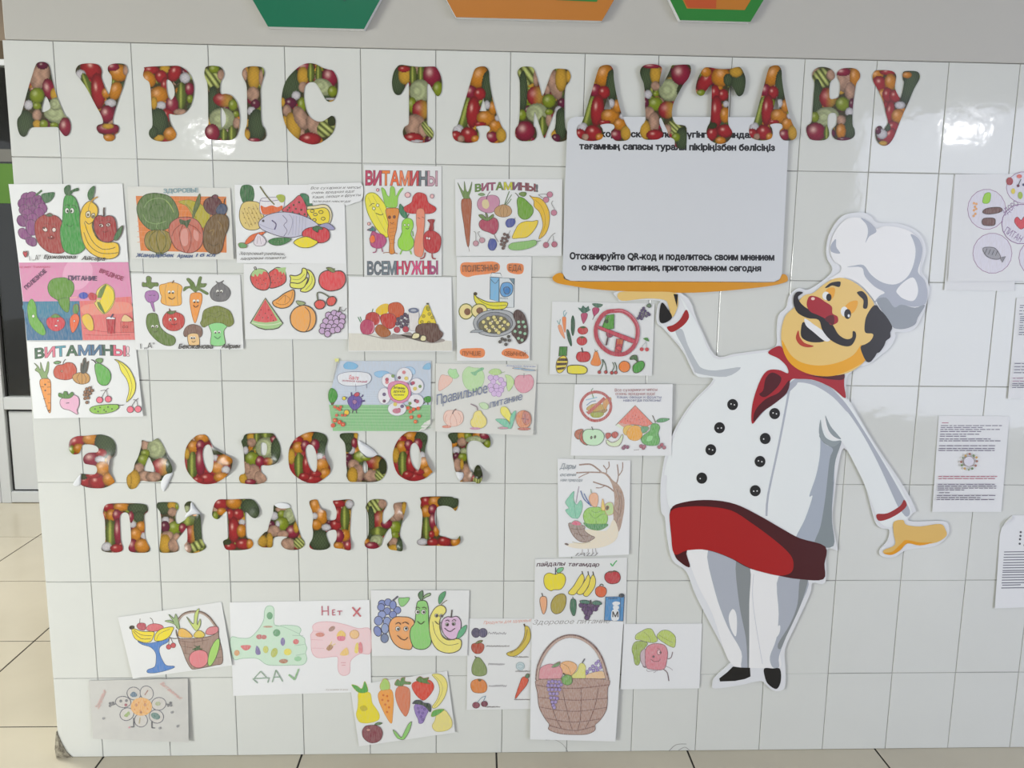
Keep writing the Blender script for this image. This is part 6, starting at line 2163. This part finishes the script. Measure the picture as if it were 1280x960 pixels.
sheet('drawing of fruits with faces, blue grapes and orange, in the lower wall area', (455, 730, 9.143), qd('78 70 1205 70 1180 820 90 822'), '''
n grapes_drawing
o 2c3050 8
c 7c8cc4 42 205 225 275 210 195 265 265 310 380 300 330 350
e 7c8cc4 330 240 38 50
e 8c9cd0 205 350 44 42
e 8494c8 165 420 48 52
e 8c9ccc 265 430 44 52
e 7c8cc4 155 540 42 60 -20
e 94a4cc 240 510 42 58
e 7484a8 235 620 44 52
l 5c5c6c 22 330 190 390 140
o 2c5030 5
f 8ccc7c 395 165 450 158 520 158 490 220 440 258 405 235
n orange_drawing
o 3c3028 9
f f0a868 440 375 350 380 290 450 290 560 330 660 400 725 480 748 545 735 560 600 575 440 520 385
n pear_drawing
o 2c4424 9
f 8cd074 650 190 610 210 595 300 580 440 535 510 525 600 560 710 620 745 700 742 760 690 765 600 740 440 735 280 710 200
f 4c7c54 650 185 622 140 630 100 672 80 670 180
f 9cbc8c 665 175 700 125 755 105 755 130 710 150
n banana_drawing
o 4c4430 9
f f0e478 860 245 800 290 755 380 745 500 770 640 830 740 920 785 1020 785 1100 740 1112 650 1060 625 960 640 890 590 870 500 870 400 935 320 920 260
l 6c6440 6 785 430 810 560 880 660 970 700 1080 680
l 6c6440 6 860 420 870 540 930 620 1040 640
l 6c6440 8 880 240 910 210 950 185
o 2c4c34 5
f 4c9c68 865 230 850 180 870 120 930 85 920 150
n apple_drawing
o 3c3040 9
f e0bcdc 950 375 900 410 885 480 905 560 960 620 1020 632 1070 600 1105 510 1105 420 1060 370 1000 380
l 3c3434 14 995 385 1005 295
o 2c4c34 5
f 5cb084 1060 620 1090 530 1170 470 1160 540 1110 605
n face_drawing
o 2c2824 5
c e8e8e4 26 385 512 478 512 610 320 678 320
c e8e8e4 20 828 360 882 365 948 462 1025 455
c 3c3430 12 390 515 482 510 615 322 682 322 830 362 884 366 950 465 1022 458
l 3c2c24 9 380 585 420 625 465 640 500 610
l 3c2c24 8 610 425 650 460 690 425
l 3c2c24 8 810 425 850 460 875 435
l 3c2c34 8 920 505 980 545 1040 505
l 3c2c24 9 360 460 395 440 420 465
l 3c2c24 9 440 450 470 435 510 460
l 3c2c24 8 590 275 615 265 640 280
l 3c2c24 8 665 275 690 265 715 290
l 3c2c34 8 930 425 955 412 975 430
l 3c2c34 8 1005 425 1030 405 1050 425
''', d=.003, lift=.004, mat='paper_film')
sheet('wide sheet with a green thumb-up hand and a pink thumb-down hand, marked ДА and Нет', (280, 740, 6.564), qd('45 85 1195 65 1208 818 75 852'), '''
n thumb_up_hand_drawing
o 94bca0 5
f c8e4cc 55 378 130 378 210 375 280 310 325 230 332 160 350 120 390 115 412 150 415 270 500 272 600 280 632 310 620 350 660 380 665 420 680 460 670 500 680 550 650 595 560 600 450 602 350 595 270 545 150 545 75 545
l 94bca0 4 415 270 500 290 620 345
l 94bca0 4 560 355 650 360
l 94bca0 4 580 440 660 430
l 94bca0 4 590 520 665 505
n thumb_down_hand_drawing
o e0a8b0 5
f f0ccd0 1200 308 1100 300 1000 270 880 245 780 248 730 275 730 320 712 350 715 400 715 450 730 510 780 540 900 530 935 540 935 620 950 670 990 685 1030 660 1035 580 1060 540 1120 505 1205 495
l e0a8b0 4 735 320 820 330
l e0a8b0 4 715 390 810 395
l e0a8b0 4 725 460 820 462
n vegetable_drawing
o -
e 5c9c6c 375 195 25 30
e c09c80 360 285 40 8
e c06c68 290 368 26 20
e c06c68 328 370 22 18
e 5c9c6c 432 335 30 30
e 7c6ca4 482 408 18 34
e d86c6c 590 408 24 22
f d86c6c 140 440 218 438 205 470 175 480 150 465
f 7464a0 268 440 295 480 298 510 270 515 258 490
e c8cc5c 342 472 22 30
e b8c050 412 498 26 40 20
e e8dc4c 522 492 32 28
e b07858 488 568 36 18
e 94cc9c 605 548 30 20
e d8a068 105 500 22 24
n junk_food_drawing
e a87c6c 885 302 30 18 -35
e d08070 788 350 38 18
f ecc458 930 340 960 315 995 340 990 370 930 370
f dc6c84 930 365 990 365 985 398 938 398
o c8844c 4
e f0c07c 1070 348 38 36
o -
f b08050 840 465 870 430 895 450 865 482
l ecd460 6 870 435 885 405
l ecd460 6 885 440 915 425
f f0c468 950 515 1005 455 1020 515
f ecd45c 1080 430 1100 420 1100 495 1072 495
f e08088 1105 430 1120 410 1135 440 1135 495 1105 495
l d88c98 5 960 580 1000 580
l d88c98 5 965 600 995 600
n lettering
l c05068 9 803 115 805 192
l c05068 9 853 115 855 192
l c05068 9 803 158 855 155
l c05068 8 890 145 890 190
l c05068 8 890 148 912 146
l c05068 8 890 168 908 167
l c05068 8 890 190 915 188
l c05068 8 928 158 970 156
l c05068 8 948 158 948 190
n cross_mark
l c84c58 13 1052 125 1122 202
l c84c58 13 1118 128 1060 200
n lettering
k 84a488 8 250 705 300 650
k 84a488 8 300 650 345 700
k 84a488 8 235 712 372 705
k 84a488 8 238 715 275 748
k 84a488 8 370 705 358 745
k 84a488 8 395 740 425 640
k 84a488 8 425 640 480 735
k 84a488 8 405 700 460 698
n tick_mark
k 84b87c 14 530 678 578 720
k 84b87c 12 578 720 612 632
n lettering
t b8b0a8 835 808 180 14 3 0 Кузьмина Алина
''', d=.0016, lift=.001, mat='paper', pen='pencil')
sheet('tilted drawing of a blue fruit bowl with bananas and a wicker vegetable basket', (140, 745, 8.258), qd('60 220 1130 60 1240 716 215 852'), '''
n bowl_drawing
o 2c4c74 5
f 4880c8 265 465 350 490 480 470 585 440 570 480 500 520 490 580 520 660 560 715 640 725 630 745 520 780 430 795 365 790 370 760 440 730 455 660 450 590 400 530 310 500
n apple_drawing
o 6c2c34 5
f d86c74 350 340 380 300 440 285 510 300 530 330 470 360 400 365
f b84c5c 255 310 280 280 340 285 350 330 330 355 280 345
l 4c3c34 6 285 280 290 232
l 4c3c34 6 425 285 415 245 392 225
n banana_drawing
o 3c3820 6
f f0d82c 205 340 240 340 310 365 430 370 425 420 400 470 330 480 250 450 215 400
l 3c3820 5 225 350 300 400 410 410
l 3c3820 5 220 365 300 440 400 440
e 2c2820 205 325 26 18 -10
f f0dc1c 635 322 560 325 490 350 445 400 442 460 520 460 590 420 620 370
l 6c6420 4 460 450 490 390 600 340
n cherry_drawing
o 5c2428 4
c c84c54 26 585 525 632 510
l 3c3430 5 590 425 585 500
l 3c3430 5 600 425 630 485
l 3c3430 8 590 430 640 440 690 435
n basket_drawing
o 4c3830 6
f a08478 660 345 680 430 800 440 960 425 1060 395 1095 330 1105 440 1135 560 1138 690 1060 715 860 755 810 740 760 650 720 540 690 470
o -
k 6c4c40 5 690 460 830 480
k 6c4c40 5 830 480 1000 450
k 6c4c40 5 720 520 830 535
k 6c4c40 5 745 590 810 600
k 6c4c40 5 750 465 760 590
k 6c4c40 5 850 440 850 520
k 6c4c40 5 930 435 935 500
k 6c4c40 5 1080 560 1130 550
k 6c4c40 5 1070 640 1135 630
l 6c5448 26 675 330 680 260 730 195 810 165 920 170 1000 220 1060 300 1080 330
l b09c90 14 675 330 682 264 732 200 812 172 918 177 996 226 1056 304 1074 330
n pineapple_drawing
o 4c6434 5
f 94b078 680 340 640 290 545 260 600 250 640 275 585 190 640 230 655 185 680 240 700 340
o 7c5428 5
f e8b854 690 350 730 335 790 370 830 420 780 430 690 415
n onion_drawing
o 4c5c34 5
f c8d878 850 345 800 270 770 215 840 290 855 180 900 130 880 230 880 300 910 235 912 300 880 355
o 7c6428 5
f e0c850 880 360 845 400 860 428 940 425 955 395 920 362
n tomato_drawing
o 6c2c34 5
f e08088 880 560 820 590 795 650 820 710 880 742 950 725 990 670 980 590 930 560
o -
f 3c5c34 825 550 870 530 840 510 880 520 910 510 905 540 940 545 880 562
o 6c2c34 5
f d88088 980 345 1020 320 1090 320 1090 370 1030 400 970 390
n cucumber_drawing
o 4c6c34 6
f a4d468 1085 445 1110 455 1105 530 1070 640 1020 718 990 700 1000 600 1040 500
''', d=.0022, lift=.007, mat='paper_film')
sheet('crumpled grey sheet with a faint smiling daisy, lowest at the left end', (100, 840, 8.533), qd('92 92 1150 70 1160 752 140 712'), '''
n daisy_drawing
o 5c5c68 9
e c4c0ba 575 230 75 68 20
e c8c4be 712 225 70 78 -25
e c8c4be 840 340 78 68 -10
e c8c4be 815 475 78 70 25
e c8c4be 650 515 70 72
e c8c4be 500 450 76 66 -25
e c8c4be 460 320 82 60 5
o -
e e0a85c 655 370 115 98
e c08050 600 352 16 18
e c08050 695 350 16 18
e b07850 650 430 14 14
c d89048 10 625 325 720 395 640 410 580 400 690 320
n fruit_symbol_drawing
f 4c6c84 535 240 570 210 605 235 600 262 555 265
l a07068 12 690 245 725 195
f 94ac68 470 465 520 420 530 450 500 480
e 547c74 805 470 52 34 25
l b0a070 12 640 485 632 550
e a8b088 830 338 28 22
c 6c6c70 16 435 310 495 305
c a04c5c 16 488 352
n arm_drawing
l 5c5c60 12 380 340 350 350 310 355
c 6c6c70 14 320 335 350 330 320 362
l 5c5c60 12 915 340 940 345 975 345
c 6c6c70 14 965 330 970 358 940 358
k 4c4c54 12 572 490 572 585
k 4c4c54 10 545 586 578 586
k 4c4c54 12 765 530 766 595
k 4c4c54 10 765 596 800 598
n lettering
t e0a8a0 195 400 210 44 3 -66 Здоровье
t e0a8a0 850 130 270 40 3 38 Витамины!
c 8c8c90 14 980 432 250 495 1040 580 850 600
c d89098 10 525 592
''', d=.0026, lift=.006, side=.003, mat='paper_grey', pen='pencil')
# ---------------------------------------------------------------- right-hand end of the wall
RG = None
sheet('blank white sheet peeping out below the circles drawing at the right edge', (1170, 200, 5.645), qd('128 112 700 110 556 925 58 918'), None, d=.0012, lift=.003, name='blank_sheet', cat='paper', group=RG, outline=qd('128 112 640 110 640 400 556 860 552 925 58 918'))
sheet('drawing of ringed food circles around a red heart, at the right edge', (1170, 200, 5.645), qd('135 100 1120 96 1100 852 85 856'), '''
n food_circle_drawing
o 9c6c98 4
e e4e2ee 358 348 135 142
n food_circle_drawing
e e4e2ee 398 658 138 142
n food_circle_drawing
e e4e2ee 622 195 125 112
n food_circle_drawing
e e4e2ee 735 690 150 140
n food_circle_drawing
e e4e2ee 880 390 140 140
n heart_circle_drawing
o 84508c 5
e e4e2ee 600 452 136 140
o 8c2c3c 4
f dc3c4c 600 425 575 402 555 420 560 450 600 488 640 455 645 415 622 400
t 8c6c9c 485 395 130 44 0 -38 ЗДОРО
t 8c6c9c 478 510 135 48 0 32 ПИТАН
n lettuce_leaf_drawing
o 5c9c24 3
f a0dc3c 345 240 385 235 375 300 330 300
n ear_of_wheat_drawing
o -
c f0b070 9 268 305 275 330 268 355 278 380 266 395 285 310 284 345
n bread_drawing
o 3c2c2c 5
f 74504c 330 370 350 345 400 335 450 335 468 352 440 372 370 382
f 74504c 330 420 350 410 410 412 418 440 405 462 340 460 325 440
n fish_drawing
o 5c5c64 5
f a4a4ac 332 625 370 615 420 625 455 680 440 700 390 695 350 670
p 8c8c94 450 690 492 680 468 722
h 5c5c64 5 360 625 345 660 25 5 4
n berry_drawing
o -
e a83c44 520 150 24 28
c 6c2c44 10 580 182
e e87468 588 115 18 14
e e8d44c 545 220 14 20
e a8c444 595 250 16 26
l 3c4c44 4 582 175 600 135
e 3c4470 620 175 10 10
''', d=.0024, lift=.006, group=RG, mat='paper')
PR = 'printed text sheets at the right end of the wall'
def lines(col, w, x0, x1, ys, slant=0):
    return '\n'.join(f'k {col} {w} {x0 + slant * (y - 600)} {y} {x1 + slant * (y - 600) - (60 if i % 3 == 2 else 0)} {y}' for i, y in enumerate(ys))
def textlines(col, x0, x1, ys, seed, slant=-.09, h=6):
    """printed lines too small to read: broken dashes, one per word"""
    r = random.Random(seed); out = []
    for y in ys:
        x = x0 + slant * (y - 150); e = x1 + slant * (y - 150)
        if r.random() < .25: e -= r.uniform(60, 260)
        while x < e - 12:
            w = min(r.uniform(22, 62), e - x); out.append(f'k {col} {h} {x:.0f} {y} {x + w:.0f} {y}'); x += w + 8
    return '\n'.join(out)
sheet('printed sheet with a small food wheel, above right of the chef\'s open hand', (1150, 500, 6.4), qd('150 125 716 130 650 895 98 895'), '''
n printed_text
''' + textlines('a86478', 178, 470, [183], 1) + '\n' + textlines('6c6478', 172, 660, [205, 220, 236, 252], 2) + '\n' + textlines('6c6478', 172, 660, [274, 290], 3) + '\n' + textlines('6c6478', 172, 660, [312, 327], 4) + '\n' + textlines('6c6478', 172, 620, [366], 5) + '\n' + textlines('6c6478', 172, 620, [388, 404], 6) + '''
n printed_text
''' + textlines('b05c6c', 190, 660, [612, 629], 7) + '\n' + textlines('b05c6c', 210, 330, [651], 8) + '\n' + textlines('6c6478', 190, 660, [675, 690, 705, 720], 9) + '\n' + textlines('6c6478', 205, 290, [742], 10) + '\n' + textlines('6c6478', 190, 660, [764, 781, 797], 11) + '''
n food_wheel_print
o 9c8c84 4
e dcdae4 392 492 42 40
o -
c a06c5c 10 398 432 455 490 330 495 445 525
c 6c8454 10 430 445 335 522 418 548
c c8a058 10 365 445 452 460 358 548
c 8c9c7c 8 342 462 390 558
''', d=.0016, lift=.003, group=PR, cat='notice', name='printed_sheet', pen='print')
sheet('printed sheet cut by the right edge, hanging higher, directly under the circles drawing', (1220, 360, 6.4), qd('325 78 880 70 810 885 255 886'), '''
n printed_text
''' + textlines('6c6c7c', 350, 860, [140, 156, 182, 208], 12, -.08) + '\n' + textlines('6c6c7c', 360, 860, [230, 245, 260, 276, 300, 316, 332, 355, 372], 13, -.08) + '\n' + textlines('6c6c7c', 345, 860, [604, 630, 654, 678], 14, -.08) + '\n' + textlines('a07c90', 340, 860, [722, 746], 15, -.08) + '\n' + textlines('6c6c7c', 340, 860, [765, 780, 796], 16, -.08), d=.0016, lift=.003, group=PR, cat='notice', name='printed_sheet', pen='print')
sheet('lowest printed sheet cut by the right edge, its top corner curled over', (1220, 630, 6.4), qd('225 95 860 90 800 810 150 836'), '''
n printed_text
''' + '\n'.join(f'k 70707c 7 {225 - .08 * (y - 380):.0f} {y} 800 {y - 8}' for y in (384, 405, 427, 448, 470, 490, 511, 533, 547, 568, 588, 609, 631, 672)) + '\nk 70707c 7 210 650 358 646\n' + '''
n food_wheel_print
c 5c5c60 9 358 225 356 255 352 282 350 318 400 215 440 230 470 270 440 320 390 330
''', d=.0016, lift=.004, group=PR, cat='notice', name='printed_sheet', pen='print', outline=qd('290 90 860 85 800 810 150 836 170 560 190 250 205 190 235 140'))
low = [o for o in bpy.data.objects if 'lowest printed sheet' in o.get('label', '')][0]
q = view_quad((1220, 630, 6.4), qd('290 90 235 140 205 190 225 165 262 125 290 122'))
tag(mesh_obj('curled_corner', [tuple(Vector(W(x, y, .003 + (.007 if i > 2 else 0))) - low.location) for i, (x, y) in enumerate(q)], [tuple(range(6))], MAT['paper'], low), 'curled-over paper corner')
